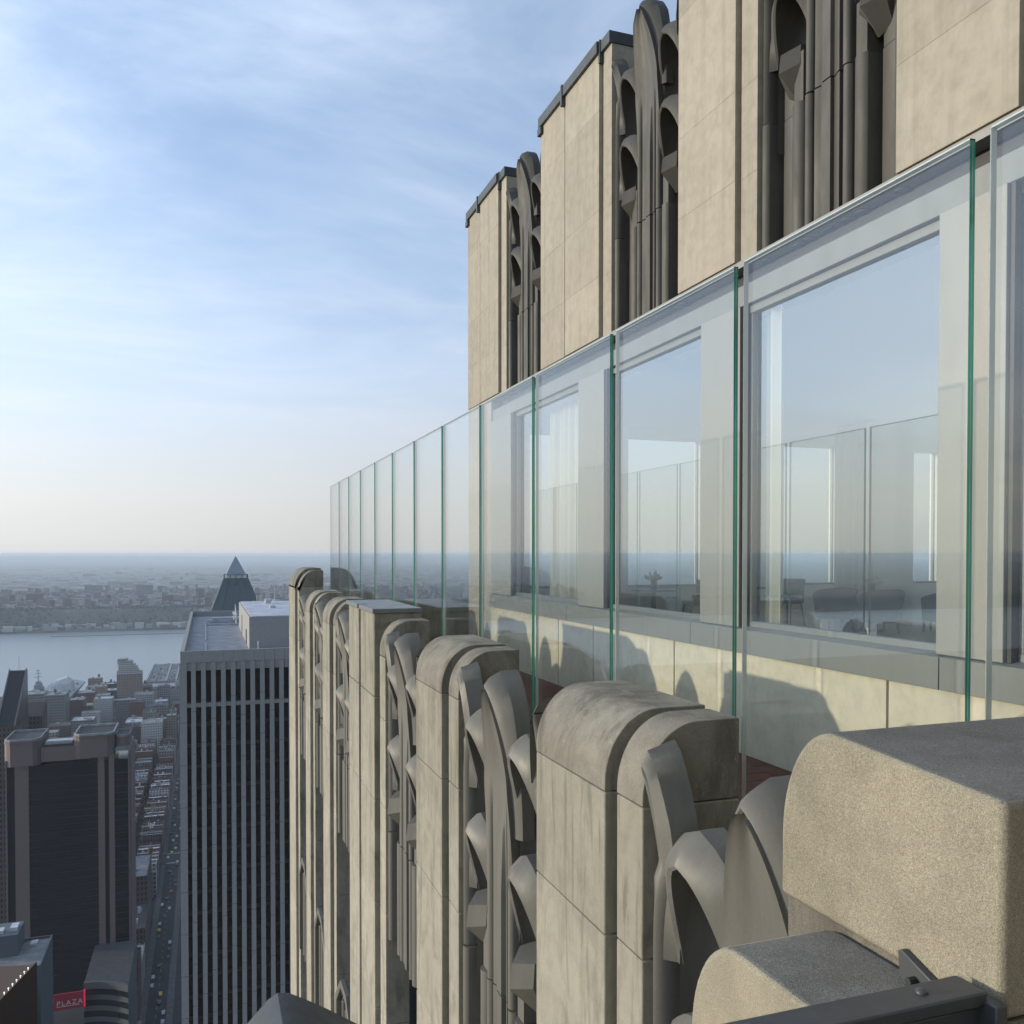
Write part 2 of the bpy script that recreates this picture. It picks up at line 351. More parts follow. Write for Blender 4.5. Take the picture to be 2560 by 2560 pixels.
# name, parts (y0,y1,xfront,dz)
piers = [
 ([(3.41,3.665,1.805,0),(3.70,4.60,1.76,.012),(4.60,4.70,1.84,-.02)], -0.75),
 ([(6.38,6.66,1.805,0),(6.71,7.60,1.76,.012),(7.60,7.69,1.84,-.02)], -0.745),
 ([(13.05,13.30,1.805,0),(13.40,14.20,1.76,.012),(14.20,14.29,1.84,-.02)], -0.70),
 ([(15.70,15.95,1.805,0),(16.05,16.80,1.76,.012),(16.80,16.89,1.84,-.02)], -0.69),
 ([(18.40,18.72,1.805,-.03),(18.84,20.2,1.76,.012)], -0.31)]
for pr, zt in piers:
    c = [zt+(-1.12+.75)] + COURSE[1:]
    pier(parapet, 'pier', pr, XB, zt, c, 1.87, rx=.28 if zt < -.5 else .34, rz=.34 if zt < -.5 else .42)
# the wide pier: rounded rib in front, square block with a sheet metal cap
pc = pier(parapet, 'pier', [(9.25, 9.56, 1.805, 0)], XB, -0.72, [-1.12]+COURSE[1:], 1.87)
pc2 = pier(parapet, 'pier', [(9.66, 10.55, 1.76, 0), (10.70, 11.46, 1.76, 0), (11.46, 11.54, 1.84, 0)], XB, -0.66, [-1.6]+COURSE[2:], 1.86, caps=False, round_=False)
mb = MB(); mb.prism([(1.74,9.64),(2.31,9.64),(2.31,11.56),(1.74,11.56),(1.74,10.69),(1.87,10.69),(1.87,10.56),(1.74,10.56)], 'z', -0.66, -0.61)
bevel(link('metal_cap', mb.mesh('metal_cap', M['sheet']), pc2), .004)
mb = MB(); mb.box((2.10, 9.56, -14.6), (2.28, 9.66, -1.0)); link('recess_wall', mb.mesh('recess_wall', M['stone']), parapet)
# ---- cast ornament panels -------------------------------------------------
def arch_s(u, w, p=0.53): return w * (1-(1-min(1, max(0, u)))**2)**p
def hood_mesh(w=0.19, h=0.58, R=0.14, band=0.115, rin=0.0, n=16, name='arch_hood', lean=0.0, endR=0.34, pw=1.5, ap=.55):
    mb = MB(); rows = []
    for i in range(-n, n+1):
        u = abs(i)/n; sg = -1 if i < 0 else 1
        def pt(off, r, zl=1.25):
            s = arch_s(u, w, ap)+off*min(1, (u*5)**.7); z = -h*u + off*zl*(1-u)**1.3
            return (-r, sg*s, z)
        Ru = R*(endR+(1-endR)*(1-u)**pw) + lean*(1-u)**2
        Ri = Ru if name != 'arch_hood' else R*(1-u)**1.25+.012; Rm = Ru*.82 if name != 'arch_hood' else max(Ri*.82, .062)
        rows.append([pt(0, rin), pt(0, Ri-.010), pt(band*.10, Ri+.006), pt(band*.20, Ri+.002), pt(band*.6, Rm), pt(band, Ru*.36), pt(band*1.02, -.06)])
    mb.loft(rows, closed=True, caps=True)
    nr = len(rows[0])
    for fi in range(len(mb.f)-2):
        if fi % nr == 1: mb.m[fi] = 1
    return mb.mesh(name, [M['cast'], M['worn_highlight']], ang=26)
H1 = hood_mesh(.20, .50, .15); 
def niche_mesh(z1):
    mb = MB(); w = .203
    sec = [(1, .02), (.99, -.02), (.96, -.06), (.90, -.10), (.80, -.14), (.68, -.168), (.54, -.188), (.40, -.20), (.34, -.21)]
    for sg in (-1, 1):
        rows = []
        for k in range(25):
            z = -.01 + (z1+.01)*(k/24)**1.6
            a = max(.05, arch_s(-z/.50, 1, .55))
            rows.append([(-r, sg*w*a*q, z) for q, r in sec])
        mb.loft(rows)
    return mb.mesh('niche', M['cast'], ang=60)
NI = niche_mesh(-1.22); NI2 = niche_mesh(-.90)
def leaf_mesh(tip):
    mb = MB(); rows = []
    nz = 44; ns = 44
    for j in range(nz+1):
        z = tip-.02 - (tip-.02+1.70)*(j/nz)**1.25
        hw = max(.012, arch_s((tip-z)/.95, .25, .66))
        lean = .10*max(0, min(1, (z+.25)/.65))**1.5
        row = []
        for i in range(ns+1):
            q = -1+2*i/ns
            f_ = max(0, min(1, (z+.9)/1.0)); f_ = max(0, min(1, (z+1.0)/.7)); cc = f_*(.105 - .05*(1-q*q) + .003*math.cos(q*math.pi*3)) + (1-f_)*max(-.02, rsec(q*.258))
            row.append((-(cc+lean), q*hw, z))
        row += [(-(lean-.05)*1.0, hw*.96, z), (-(lean-.05), -hw*.96, z)]
        rows.append(row)
    mb.loft(rows, closed=True, caps=True)
    return mb.mesh('leaf', M['cast'], ang=42)
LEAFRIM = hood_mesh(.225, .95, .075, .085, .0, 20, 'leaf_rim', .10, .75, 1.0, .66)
def half_leaf(sg):
    mb = MB(); rows = []; tip = .34
    for j in range(30):
        z = tip-.01-(tip-.01+1.70)*(j/29)**1.25
        hw = max(.01, arch_s((tip-z)/.8, .150, .6)) if z > -.12 else max(.085, .147-.25*(-.12-z)); lean = .08*max(0, min(1, (z+.25)/.55))**1.5
        row = []
        for i in range(7):
            q = i/6; r = .02+.075*math.sin(math.pi*min(1, q*1.0))**.8*(.5 if z > -.1 else 1)+lean
            row.append((-r, sg*(.80-hw*(1-q)), z))
        row += [(-(lean-.03), sg*.80, z), (-(lean-.03), sg*(.80-hw), z)]
        rows.append(row)
    mb.loft(rows, closed=True, caps=True)
    # rim blade
    rows = []
    for j in range(14):
        u = j/13*.56; s = .795-arch_s(u, .15); z = tip-.8*u; Rr = .17*(1-.6*u**1.4)
        rows.append([(-Rr*.8, sg*s, z), (-(Rr*.62), sg*(s-.06*min(1,u*3)), z+.06*(1-u)), (.03, sg*(s-.075*min(1,u*3)), z+.10*(1-u)), (.03, sg*s, z)])
    mb.loft(rows, closed=True, caps=True)
    return mb.mesh('edge_leaf', M['cast'], ang=42)
HL = {1: half_leaf(1), -1: half_leaf(-1)}
def bracket_mesh():
    mb = MB()
    t = [(0.14, -.155, .03), (0.14, .155, .03), (-.05, .155, .0), (-.155, 0, -.045), (-.05, -.155, .0)]
    m_ = [(0.14, -.155, -.20), (0.14, .155, -.20), (-.06, .155, -.17), (-.175, 0, -.22), (-.06, -.155, -.17)]
    b_ = [(0.14, -.13, -.42), (0.14, .13, -.42), (.04, .13, -.38), (.02, 0, -.42), (.04, -.13, -.38)]
    mb.loft([t, m_, b_], closed=True, caps=True)
    return mb.mesh('bracket', M['cast'], ang=15)
BR = bracket_mesh()
def rsec(s):
    a = abs(s)
    if a > .70: return .03+.07*math.sqrt(max(0, 1-((a-.75)/.055)**2))
    if a > .655: return -.17
    if a > .47: return -.045+.02*math.cos((a-.56)/.09*1.2)
    if a > .425: return -.19
    if a > .285: return .02+.065*math.sqrt(max(0, 1-((a-.358)/.074)**2))
    if a > .262: return -.15
    if a > .172: return .03+.055*math.sqrt(max(0, 1-((a-.217)/.0455)**2))
    if a > .142: return -.07
    if a > .05: return .055-.012*math.cos((a-.05)/.092*math.pi)
    return .075
def flute_mesh(zb):
    mb = MB(); ss = []
    brk = [.05, .142, .172, .262, .285, .425, .47, .655, .70]
    grid = sorted(set([round(.01*i, 3) for i in range(0, 81)] + [b+e for b in brk for e in (-.0015, .0015)]))
    full = [-g for g in grid[::-1] if g > 0] + grid
    rows = []
    for z in (-1.712, zb): rows.append([(-rsec(s), s, z) for s in full] + [(.10, .80, z), (.10, -.80, z)])
    mb.loft(rows, closed=True, caps=True)
    return mb.mesh('fluted_panel', M['cast'], ang=35)
FL = flute_mesh(-2.87)
LEAF = {t_: leaf_mesh(t_) for t_ in (.37, .55)}
def upperflute(sg):
    # wall behind the brackets between the lower hoods and the joint
    mb = MB(); rows = []
    for _ in (0,):
        for a0, a1 in ((.262, .70),):
            n = 24; ss = [a0+(a1-a0)*i/n for i in range(n+1)]
            rows = [[(-min(.05, rsec(s)), sg*s, z) for s in ss] for z in (-1.30, -1.708)]
            mb.loft(rows)
    return mb.mesh('niche_base', M['cast'], ang=35)
NB = [upperflute(-1), upperflute(1)]
M['cast_up'] = metalmat('shaded_cast_aluminium', (0.092, 0.088, 0.073), 0.6, 0.35, 0.1); M['worn_highlight_up'] = metalmat('shaded_worn_highlight', (0.15, 0.145, 0.125), 0.55, 0.4, 0.1)  # darker copies for the upper panels, lack of sun put into the colour
def panel(parent, x, y0, y1, zH, backtop):
    c = (y0+y1)/2; k = (y1-y0)/1.62
    p = link('ornament_panel', None, parent, (x, c, zH), (0,0,0), (1, k, 1)); p.empty_display_size = .2
    for sg in (-1, 1):
        for dz in (0, -.76):
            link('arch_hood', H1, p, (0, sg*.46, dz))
            link('niche', NI if dz else NI2, p, (0, sg*.46, dz))
        link('bracket', BR, p, (0, sg*.46, -1.24), (0, 0, 0), (.95, .82, .9))
        link('edge_leaf', HL[sg], p)
    tp = .37 if zH < 0 else .55
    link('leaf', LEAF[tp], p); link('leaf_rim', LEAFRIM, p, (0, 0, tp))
    fp_ = link('fluted_panel', FL, p); link('niche_base', NB[0], p); link('niche_base', NB[1], p)
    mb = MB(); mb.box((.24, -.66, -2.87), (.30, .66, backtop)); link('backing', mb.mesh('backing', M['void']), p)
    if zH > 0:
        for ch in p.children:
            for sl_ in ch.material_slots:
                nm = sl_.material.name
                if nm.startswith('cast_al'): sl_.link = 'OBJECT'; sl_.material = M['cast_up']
                elif nm.startswith('worn_al'): sl_.link = 'OBJECT'; sl_.material = M['worn_highlight_up']
    return p
LP = [(1.74, 3.41), (4.70, 6.38), (7.69, 9.25), (11.54, 13.05), (14.29, 15.70), (16.89, 18.40)]
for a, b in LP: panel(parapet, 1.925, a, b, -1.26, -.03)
# tall dark windows and lower spandrels under the ornament
for a, b in LP:
    wn = link('lower_window', None, parapet); wn.empty_display_size = .2
    mb = MB(); mb.box((2.13, a, -16), (2.15, b, -4.0)); link('pane', mb.mesh('pane', M['dglass']), wn)
    mb = MB()
    for q in (.0, .33, .66, .97):
        yy = a+(b-a)*q; mb.box((2.06, yy, -16), (2.13, yy+.05, -4.0))
    for z in (-5.3, -9.4, -13): mb.box((2.07, a, z), (2.128, b, z+.05))
    link('frame', mb.mesh('frame', M['capmetal']), wn)
    for z in (-6.55, -11.4):
        mb = MB(); c = (a+b)/2
        mb.prism([(a, z-1.6), (b, z-1.6), (b, z), (c+.25, z+.42), (c-.25, z+.42), (a, z)], 'x', 1.86, 2.12)
        mb.prism([(a, z-1.6), (a+.12, z-1.6), (a+.12, z-.05), (c-.22, z+.33), (c+.22, z+.33), (b-.12, z-.05), (b-.12, z-1.6), (b, z-1.6), (b, z), (c+.25, z+.43), (c-.25, z+.43), (a, z)], 'x', 1.78, 1.859)
        for q in (.3, .5, .7): mb.cyl((1.86, a+(b-a)*q, z-1.58), (1.86, a+(b-a)*q, z+.1), .05)
        bevel(link('spandrel', mb.mesh('spandrel', M['cast']), parapet), .01)
# curb that carries the glass
mb = MB(); mb.box((2.305, -3, -2.3), (2.54, 18.40, -1.385)); mb.box((2.262, -3, -16), (2.304, 18.4, -1.40))
link('curb', mb.mesh('curb', M['stone']), parapet)
mb = MB(); mb.box((2.33, -3, -1.384), (2.385, 18.3, -1.33)); mb.box((2.44, -3, -1.384), (2.49, 18.3, -1.33)); mb.box((2.385, -3, -1.384), (2.44, 18.3, -1.372))
bevel(link('glass_channel', mb.mesh('glass_channel', M['capmetal']), parapet), .003)
# end parapet of the terrace
mb = MB(); mb.prism(round_profile(18.45, 18.95, -1.0, -1.8, .12, .12), 'x', 2.31, 9.0)
mb.v = [(v[0], v[1], v[2]) for v in mb.v]
bevel(link('end_wall', mb.mesh('end_wall', M['stone']), parapet), .01)
# building mass below
mb = MB(); mb.box((2.31, -6, -E), (40, 20.2, -2.31)); mb.box((1.8, 1.0, -E), (2.31, 20.2, -16)); link('building_mass', mb.mesh('building_mass', M['stone']), parapet)
# ---- return wall piers next to the camera --------------------------------
def ypier(x0, x1, yf, yb, zt, zb, ry, rz, mt, slope=0.0, joint=None):
    """pier whose rounded front faces +Y"""
    prof = [(yb, zb), (yf, zb)]
    for i in range(13):
        a = math.pi/2*i/12; prof.append((yf-ry*(1-math.cos(a)), zt-rz*(1-math.sin(a))))
    prof.append((yb, zt-slope))
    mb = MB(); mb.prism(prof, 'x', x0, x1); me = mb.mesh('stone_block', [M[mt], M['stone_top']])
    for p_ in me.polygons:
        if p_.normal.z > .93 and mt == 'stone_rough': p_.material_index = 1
    return me
rp = link('return_pier', None, parapet); rp.empty_display_size = .2
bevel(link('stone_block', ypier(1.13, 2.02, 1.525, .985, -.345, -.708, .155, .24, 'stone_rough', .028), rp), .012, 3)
bevel(link('stone_block', ypier(1.145, 2.02, 1.518, .99, -.712, -2.2, .001, .001, 'stone_cap'), rp), .008, 2)
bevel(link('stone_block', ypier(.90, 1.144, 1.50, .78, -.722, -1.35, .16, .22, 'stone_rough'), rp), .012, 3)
bevel(link('stone_block', ypier(.915, 1.144, 1.49, .785, -1.354, -2.6, .001, .001, 'stone'), rp), .008, 2)
rp2 = link('return_pier', None, parapet); rp2.empty_display_size = .2
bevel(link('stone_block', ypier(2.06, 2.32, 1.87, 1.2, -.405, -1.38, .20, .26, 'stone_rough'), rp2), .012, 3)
# lower setback finial poking into the bottom edge of the frame
fin = thing('roof_finial', 'dark pointed metal finial rising from the lower setback at the bottom edge', 'finial', (0.41, 5.1, E-2.77))
P_ = [(-.30, -2.2), (-.30, -.36), (-.185, -.165), (-.06, -.035), (0, 0), (.07, -.012), (.18, -.075), (.30, -.15), (.62, -.37), (.62, -2.2)]
mb = MB(); mb.prism(P_, 'y', 0, .55); bevel(link('finial_hood', mb.mesh('finial_hood', M['capmetal']), fin), .01)
Q_ = [(-.25, -2.2), (-.25, -.42), (-.15, -.27), (.0, -.16), (.1, -.22), (.17, -.40), (.2, -2.2)]
mb = MB(); mb.prism(Q_, 'y', -.012, -.002); link('dark_opening', mb.mesh('dark_opening', M['void']), fin)  # flat near-black sheet paints the shade of a hollow
mb = MB(); mb.loft([[(x, -.03, z), (x, .02, z), (x, .02, z-.025), (x, -.03, z-.025)] for x, z in ((-.32, -.37), (-.19, -.155), (-.06, -.022), (0, .012), (.07, .0), (.18, -.063), (.30, -.138), (.63, -.36))], closed=True, caps=True); link('finial_edge', mb.mesh('finial_edge', M['worn_highlight']), fin)
# steel rail bottom right
rail = thing('steel_rail', 'dark grey riveted steel beam bolted to the big rough stone block', 'rail', (1.108, 1.02, E-.66))
mb = MB(); mb.box((-.92, -.028, -.022), (0, .030, 0)); mb.box((-.92, -.020, -.16), (-.004, .022, -.026)); bevel(link('beam', mb.mesh('beam', M['rail']), rail), .003, 2)
mb = MB(); mb.box((-.006, -.05, -.19), (.016, .05, -.012)); bevel(link('end_plate', mb.mesh('end_plate', M['rail']), rail), .003, 2)
for xx in (-.095, -.40, -.70):
    mb = MB()
    mb.loft([[(xx+q*math.cos(a), .004+q*math.sin(a), z) for a in [6.283*i/16 for i in range(16)]] for z, q in ((0, .0095), (.003, .009), (.0055, .006), (.0065, .002))], closed=True, caps=True)
    link('rivet', mb.mesh('rivet', M['rail']), rail)
br = thing('wall_bracket', 'small dark wedge bracket and bolt on the joint of the big rough stone block', 'bracket', (1.128, 1.12, E-.70))
mb = MB(); mb.prism([(-.07, -.03), (.055, -.03), (.06, .022), (.052, .026), (-.07, -.018)], 'x', -.014, 0.0); bevel(link('plate', mb.mesh('plate', M['rail']), br), .002)
mb = MB(); mb.cyl((-.03, .02, -.012), (-.012, .02, -.012), .007, 8); link('bolt', mb.mesh('bolt', M['dark']), br)
# ---- terrace floor ---------------------------------------------------------
fl = link('terrace_floor', None, None, R0); tag(fl, kind='structure')
mb = MB(); mb.box((2.54, -3, -1.95), (4.55, 18.45, -1.80)); mb.box((4.55, 15.3, -1.95), (9, 18.45, -1.80)); link('bed', mb.mesh('bed', M['grout']), fl)
mb = MB(); mb.box((0, 0, 0), (.192, .392, .02)); tm = mb.mesh('tile', M['tile'])
nt_ = 0
for i in range(10):
    for j in range(28):
        y = 3.2+.4*j+(.2 if i % 2 else 0)
        if nt_ < 290: link('tile', tm, fl, (2.545+.196*i, y, -1.80+random.uniform(-.001, .0015))); nt_ += 1
mb = MB()
for i in range(10):
    for j in list(range(-15, 0)) + list(range(29, 38)):
        y = 3.2+.4*j+(.2 if i % 2 else 0); x = 2.545+.196*i
        mb.box((x, y, -1.80), (x+.192, y+.392, -1.78))
tag(link('far_tiles', mb.mesh('far_tiles', M['tile']), fl), kind='stuff')
# ---- glass panels ----------------------------------------------------------
ends = [0.88, 2.25, 3.62, 4.98, 6.37, 7.76, 9.14, 10.48, 11.8, 13.11, 14.41, 15.65, 16.84, 18.15]
ords = ['widest and nearest', 'second', 'third', 'fourth', 'fifth', 'sixth', 'seventh', 'eighth', 'ninth', 'tenth', 'eleventh', 'twelfth', 'thirteenth']
for i in range(len(ends)-1):
    L = ends[i+1]-ends[i]-.08
    g = thing('glass_panel', ('nearest clear glass panel, cut off by the right edge' if i == 0 else '%s clear glass wind screen panel counted from the right edge, green edged' % ords[i]),
              'glass panel', (2.40, ends[i], E-1.37), group='glass wind screen panels along the terrace')
    mb = MB(); t = .024
    mb.add([(0,0,0),(0,L,0),(0,L,2.75),(0,0,2.75)], [(0,1,2,3)]); mb.add([(t,0,0),(t,L,0),(t,L,2.75),(t,0,2.75)], [(3,2,1,0)])
    link('sheet', mb.mesh('sheet', M['glass'], smooth=False, fix=False), g)
    mb = MB(); mb.add([(0,0,0),(t,0,0),(t,0,2.75),(0,0,2.75)], [(0,1,2,3)]); mb.add([(.0112,-.0006,0),(.0128,-.0006,0),(.0128,-.0006,2.75),(.0112,-.0006,2.75)], [(0,1,2,3)], 1)
    link('near_edge', mb.mesh('near_edge', [M['edge'], M['edge_light']], smooth=False, fix=False), g)
    mb = MB(); mb.box((0, L-.004, 0), (t, L, 2.75)); mb.box((0, 0, 2.745), (t, L, 2.75)); link('polished_edge', mb.mesh('polished_edge', M['edge_light'], smooth=False), g)
# ---- upper tower -----------------------------------------------------------
tower = thing('crown_tower', 'tall limestone crown of the skyscraper above the terrace windows with cast metal arches', 'tower', R0)
UC = [5.35, 4.15, 3.35, 2.62]
def upier(parts, xb=4.965, zt=6.02):
    p = link('pier', None, tower); z0 = zt
    for ci, zb in enumerate(UC):
        for (y0, y1, xf) in parts:
            q = .35*(y1-y0) if (ci % 2 and y1-y0 > .7) else 0
            mb = MB()
            mb.box((xf, y0, zb+.0006), (xb, y1, z0))
            o = link('stone_block', mb.mesh('stone_block', M['stone_up']), p); bevel(o, .003, 2)
        z0 = zb
    for k in range(len(parts)-1):
        mb = MB(); mb.box((parts[k][2]+.05, parts[k][1], 2.62), (xb-.01, parts[k+1][0], zt-.002)); link('groove', mb.mesh('groove', M['stone_up']), p)
    # stepped metal coping
    y0, y1 = parts[0][0], parts[-1][1]; mb = MB()
    for k, (a, b, xf) in enumerate(parts):
        mb.box((xf-.04, a-.012, zt), (xb+.05, b+.012, zt+.14)); 
        if k < len(parts)-1: mb.box((xf-.055, b-.005, zt-.12), (xf+.05, parts[k+1][0]+.005, zt+.155))
    if y1-y0 > 1.6: mb.box((parts[-1][2]-.045, y1-.1, zt-.11), (xb, y1+.03, zt-.01))
    bevel(link('coping', mb.mesh('coping', M['capmetal']), p), .005)
    return p
for pr in ([(0.7,.95,4.545),(.98,2.0,4.50)], [(3.60,3.845,4.545),(3.875,4.84,4.50)], [(6.51,6.75,4.545),(6.78,7.78,4.50)],
           [(9.40,9.63,4.545),(9.66,10.71,4.50),(10.75,11.62,4.51)], [(13.22,13.47,4.545),(13.50,14.50,4.50),(14.54,15.26,4.51)]):
    upier(pr)
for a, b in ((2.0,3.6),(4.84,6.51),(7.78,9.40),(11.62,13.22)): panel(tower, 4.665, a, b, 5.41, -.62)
mb = MB(); mb.box((4.97, -4, 2.62), (14.8, 15.2, 4.6)); mb.box((-9, -95, -E), (36, -9, 20)); mb.box((4.6, -9, -40), (36, -4.2, 12)); link('tower_core_and_blockers', mb.mesh('tower_core_and_blockers', M['stone_up']), tower)  # core, plus unseen masses behind the camera added to block the eastern sky
mb = MB(); mb.box((4.52, -3, 2.555), (5.2, 15.26, 2.616)); link('drip_edge', mb.mesh('drip_edge', M['mullion']), tower)
mb = MB(); mb.box((4.66, -3, 2.395), (5.2, 13.8, 2.553)); link('shadow_gap', mb.mesh('shadow_gap', M['dark']), tower)  # dark strip stands in for the shade of the gap
# window wall
mb = MB(); mb.box((4.53, -3, 2.21), (4.80, 13.9, 2.393)); mb.box((4.58, -3, 2.14), (4.80, 13.9, 2.208)); bevel(link('window_head', mb.mesh('window_head', M['band']), tower), .004)
mull = [(1.0, 1.52), (3.95, 4.46), (6.70, 7.35), (9.52, 10.28), (12.90, 13.9)]
for a, b in mull:
    mb = MB(); mb.box((4.505, a, -.655), (4.68, b, 2.208)); bevel(link('mullion', mb.mesh('mullion', M['mullion']), tower), .004)
    if a > 1.2:
        mb = MB(); mb.box((4.53, a-.035, -.655), (4.68, a-.001, 2.205)); link('jamb', mb.mesh('jamb', M['dark']), tower)  # near-facing reveal coloured dark for the shade on it
mb = MB(); mb.box((4.51, 13.9, -1.80), (5.2, 15.24, 2.55)); bevel(link('corner_stone', mb.mesh('corner_stone', M['stone_up']), tower), .006)
wins = [(-3, .96), (1.52, 3.914), (4.46, 6.664), (7.35, 9.484), (10.28, 12.864)]
for a, b in wins:
    wn = link('window', None, tower); wn.empty_display_size = .2
    mb = MB(); mb.add([(4.62,a,-.62),(4.62,b,-.62),(4.62,b,2.14),(4.62,a,2.14)], [(0,1,2,3)])
    link('pane', mb.mesh('pane', M['pane'], smooth=False, fix=False), wn)
    mb = MB(); mb.box((4.585, a, -.655), (4.66, b, -.60)); mb.box((4.59, a, -.655), (4.65, a+.035, 2.14)); mb.box((4.59, b-.035, -.655), (4.65, b, 2.14)); bevel(link('frame', mb.mesh('frame', M['sheet']), wn), .003)
js = [-3, 1.45, 4.40, 7.47, 10.58, 13.898]
for k in range(5):
    mb = MB(); mb.prism([(4.47, -.88), (4.60, -.88), (4.60, -.642), (4.47, -.668)], 'y', js[k]+.004, js[k+1]-.004); bevel(link('sill_panel', mb.mesh('sill_panel', M['band']), tower), .003)
cj = [-3, -1.0, 1.9, 4.88, 7.83, 9.80, 10.93, 13.89]
for k in range(len(cj)-1):
    mb = MB(); mb.box((4.50, cj[k]+.012, -1.78), (4.60, cj[k+1]-.012, -.885)); bevel(link('wall_panel', mb.mesh('wall_panel', M['cream']), tower), .003)
mb = MB(); mb.box((4.56, -3, -1.8), (4.66, 13.9, -.66)); link('wall_backing', mb.mesh('wall_backing', M['dark']), tower)
# ---- interior room ---------------------------------------------------------
room = link('room_interior', None, None, R0); tag(room, kind='structure')
mb = MB(); mb.box((4.67, -3, -1.42), (14.8, 14.3, -1.30)); link('floor', mb.mesh('floor', M['floorin']), room)
mb = MB(); mb.box((4.81, -3, 2.30), (14.8, 14.4, 2.45)); link('ceiling', mb.mesh('ceiling', M['white']), room)
mb = MB(); mb.box((14.6, -3, -1.3), (14.8, 14.4, -1.15)); mb.box((14.6, -3, 2.26), (14.8, 14.4, 2.3))  # unseen far side left almost all open, shaped to brighten the room
for q in (-3, 2, 7, 14): mb.box((14.6, q, -1.15), (14.8, q+.25, 2.26))
mb.box((4.81, -3, -1.3), (14.6, -2.9, 2.3))
ew = [(4.9, 6.7), (7.21, 8.70), (10.25, 11.78), (13.65, 14.35)]
xs = 4.67
for a, b in ew + [(14.6, 14.6)]:
    mb.box((xs, 14.2, -1.3), (a, 14.4, 2.3)); 
    if b > a: mb.box((a, 14.2, -1.3), (b, 14.4, -.57)); mb.box((a, 14.2, 2.1), (b, 14.4, 2.3))
    xs = b
mb.box((10.82, 12.1, -1.3), (11.7, 12.9, 2.3)); link('walls', mb.mesh('walls', M['white']), room)
for a, b in ew:
    wn = link('end_window', None, room)
    mb = MB(); mb.add([(a,14.3,-.57),(b,14.3,-.57),(b,14.3,2.1),(a,14.3,2.1)], [(0,1,2,3)]); link('pane', mb.mesh('pane', M['glass'], smooth=False, fix=False), wn)
    mb = MB(); mb.box((a, 14.17, -.60), (b, 14.32, -.56)); mb.box((a, 14.27, -.57), (a+.03, 14.33, 2.1)); mb.box((b-.03, 14.27, -.57), (b, 14.33, 2.1)); link('frame', mb.mesh('frame', M['sheet']), wn)
def curtain(x0, y0, x1, y1, label):
    mb = MB(); n = 120; pts = []
    d = Vector((x1-x0, y1-y0)); L = d.length; d.normalize(); nn = Vector((-d.y, d.x))
    for i in range(n+1):
        t = i/n; off = .045*math.sin(t*L*34)+.02*math.sin(t*L*13+1)
        p = Vector((x0, y0))+d*(t*L)+nn*off; pts.append(p)
    mb.loft([[(p.x, p.y, z) for p in pts] for z in (0.02, 3.56)])
    o = link('curtain', mb.mesh('curtain', M['curtain'], ang=80), None, (0, 0, E-1.30)); tag(o, label, 'curtain', 'pale curtains inside the lounge')
curtain(10.70, 12.95, 10.74, 12.02, 'long pale pleated curtain standing behind the dark tub chairs')
curtain(10.74, 12.0, 11.7, 11.98, 'wide pale curtain closing the near side of the column behind the chairs') if False else None
curtain(4.95, 12.4, 4.95, 10.5, 'pale curtain drawn across the far window left of the side chair')
curtain(4.95, 9.45, 5.8, 9.45, 'narrow pale curtain at the far jamb of the window before the last') if False else None
curtain(4.73, 6.64, 4.73, 6.32, 'narrow pale curtain gathered at the far jamb of the biggest window')
# furniture
def side_chair(x, y, rz, label):
    c = thing('side_chair', label, 'chair', (x, y, E-1.30), (0, 0, rz), 'blue leather chairs in the lounge')
    mb = MB(); rows = []
    for z, s in ((.40, .21), (.42, .235), (.46, .24), (.485, .225), (.492, .18)):
        rows.append([(s*math.cos(a)*1.0, s*math.sin(a), z) for a in [2*math.pi*i/18 for i in range(18)]])
    mb.loft(rows, closed=True, caps=True); link('seat', mb.mesh('seat', M['leather']), c)
    mb = MB(); rows = []
    for z, r, th in ((.55, .235, .02), (.58, .24, .05), (.70, .26, .055), (.80, .27, .05), (.845, .272, .02)):
        o_ = [(-r*math.cos(a)-.02, r*math.sin(a), z) for a in [(-1.15+2.3*i/14) for i in range(15)]]
        i_ = [(-(r-th)*math.cos(a)-.02, (r-th)*math.sin(a), z) for a in [(1.15-2.3*i/14) for i in range(15)]]
        rows.append(o_+i_)
    mb.loft(rows, closed=True, caps=True); link('backrest', mb.mesh('backrest', M['leather']), c)
    for sx, sy in ((1, 1), (1, -1), (-1, 1), (-1, -1)):
        mb = MB(); mb.cyl((.15*sx, .15*sy, .41), (.20*sx, .19*sy, 0), .018, 8, r2=.012)
        if sx < 0: mb.cyl((-.19, .15*sy, .41), (-.22, .15*sy, .62), .016, 8)
        link('leg', mb.mesh('leg', M['wood']), c)
    return c
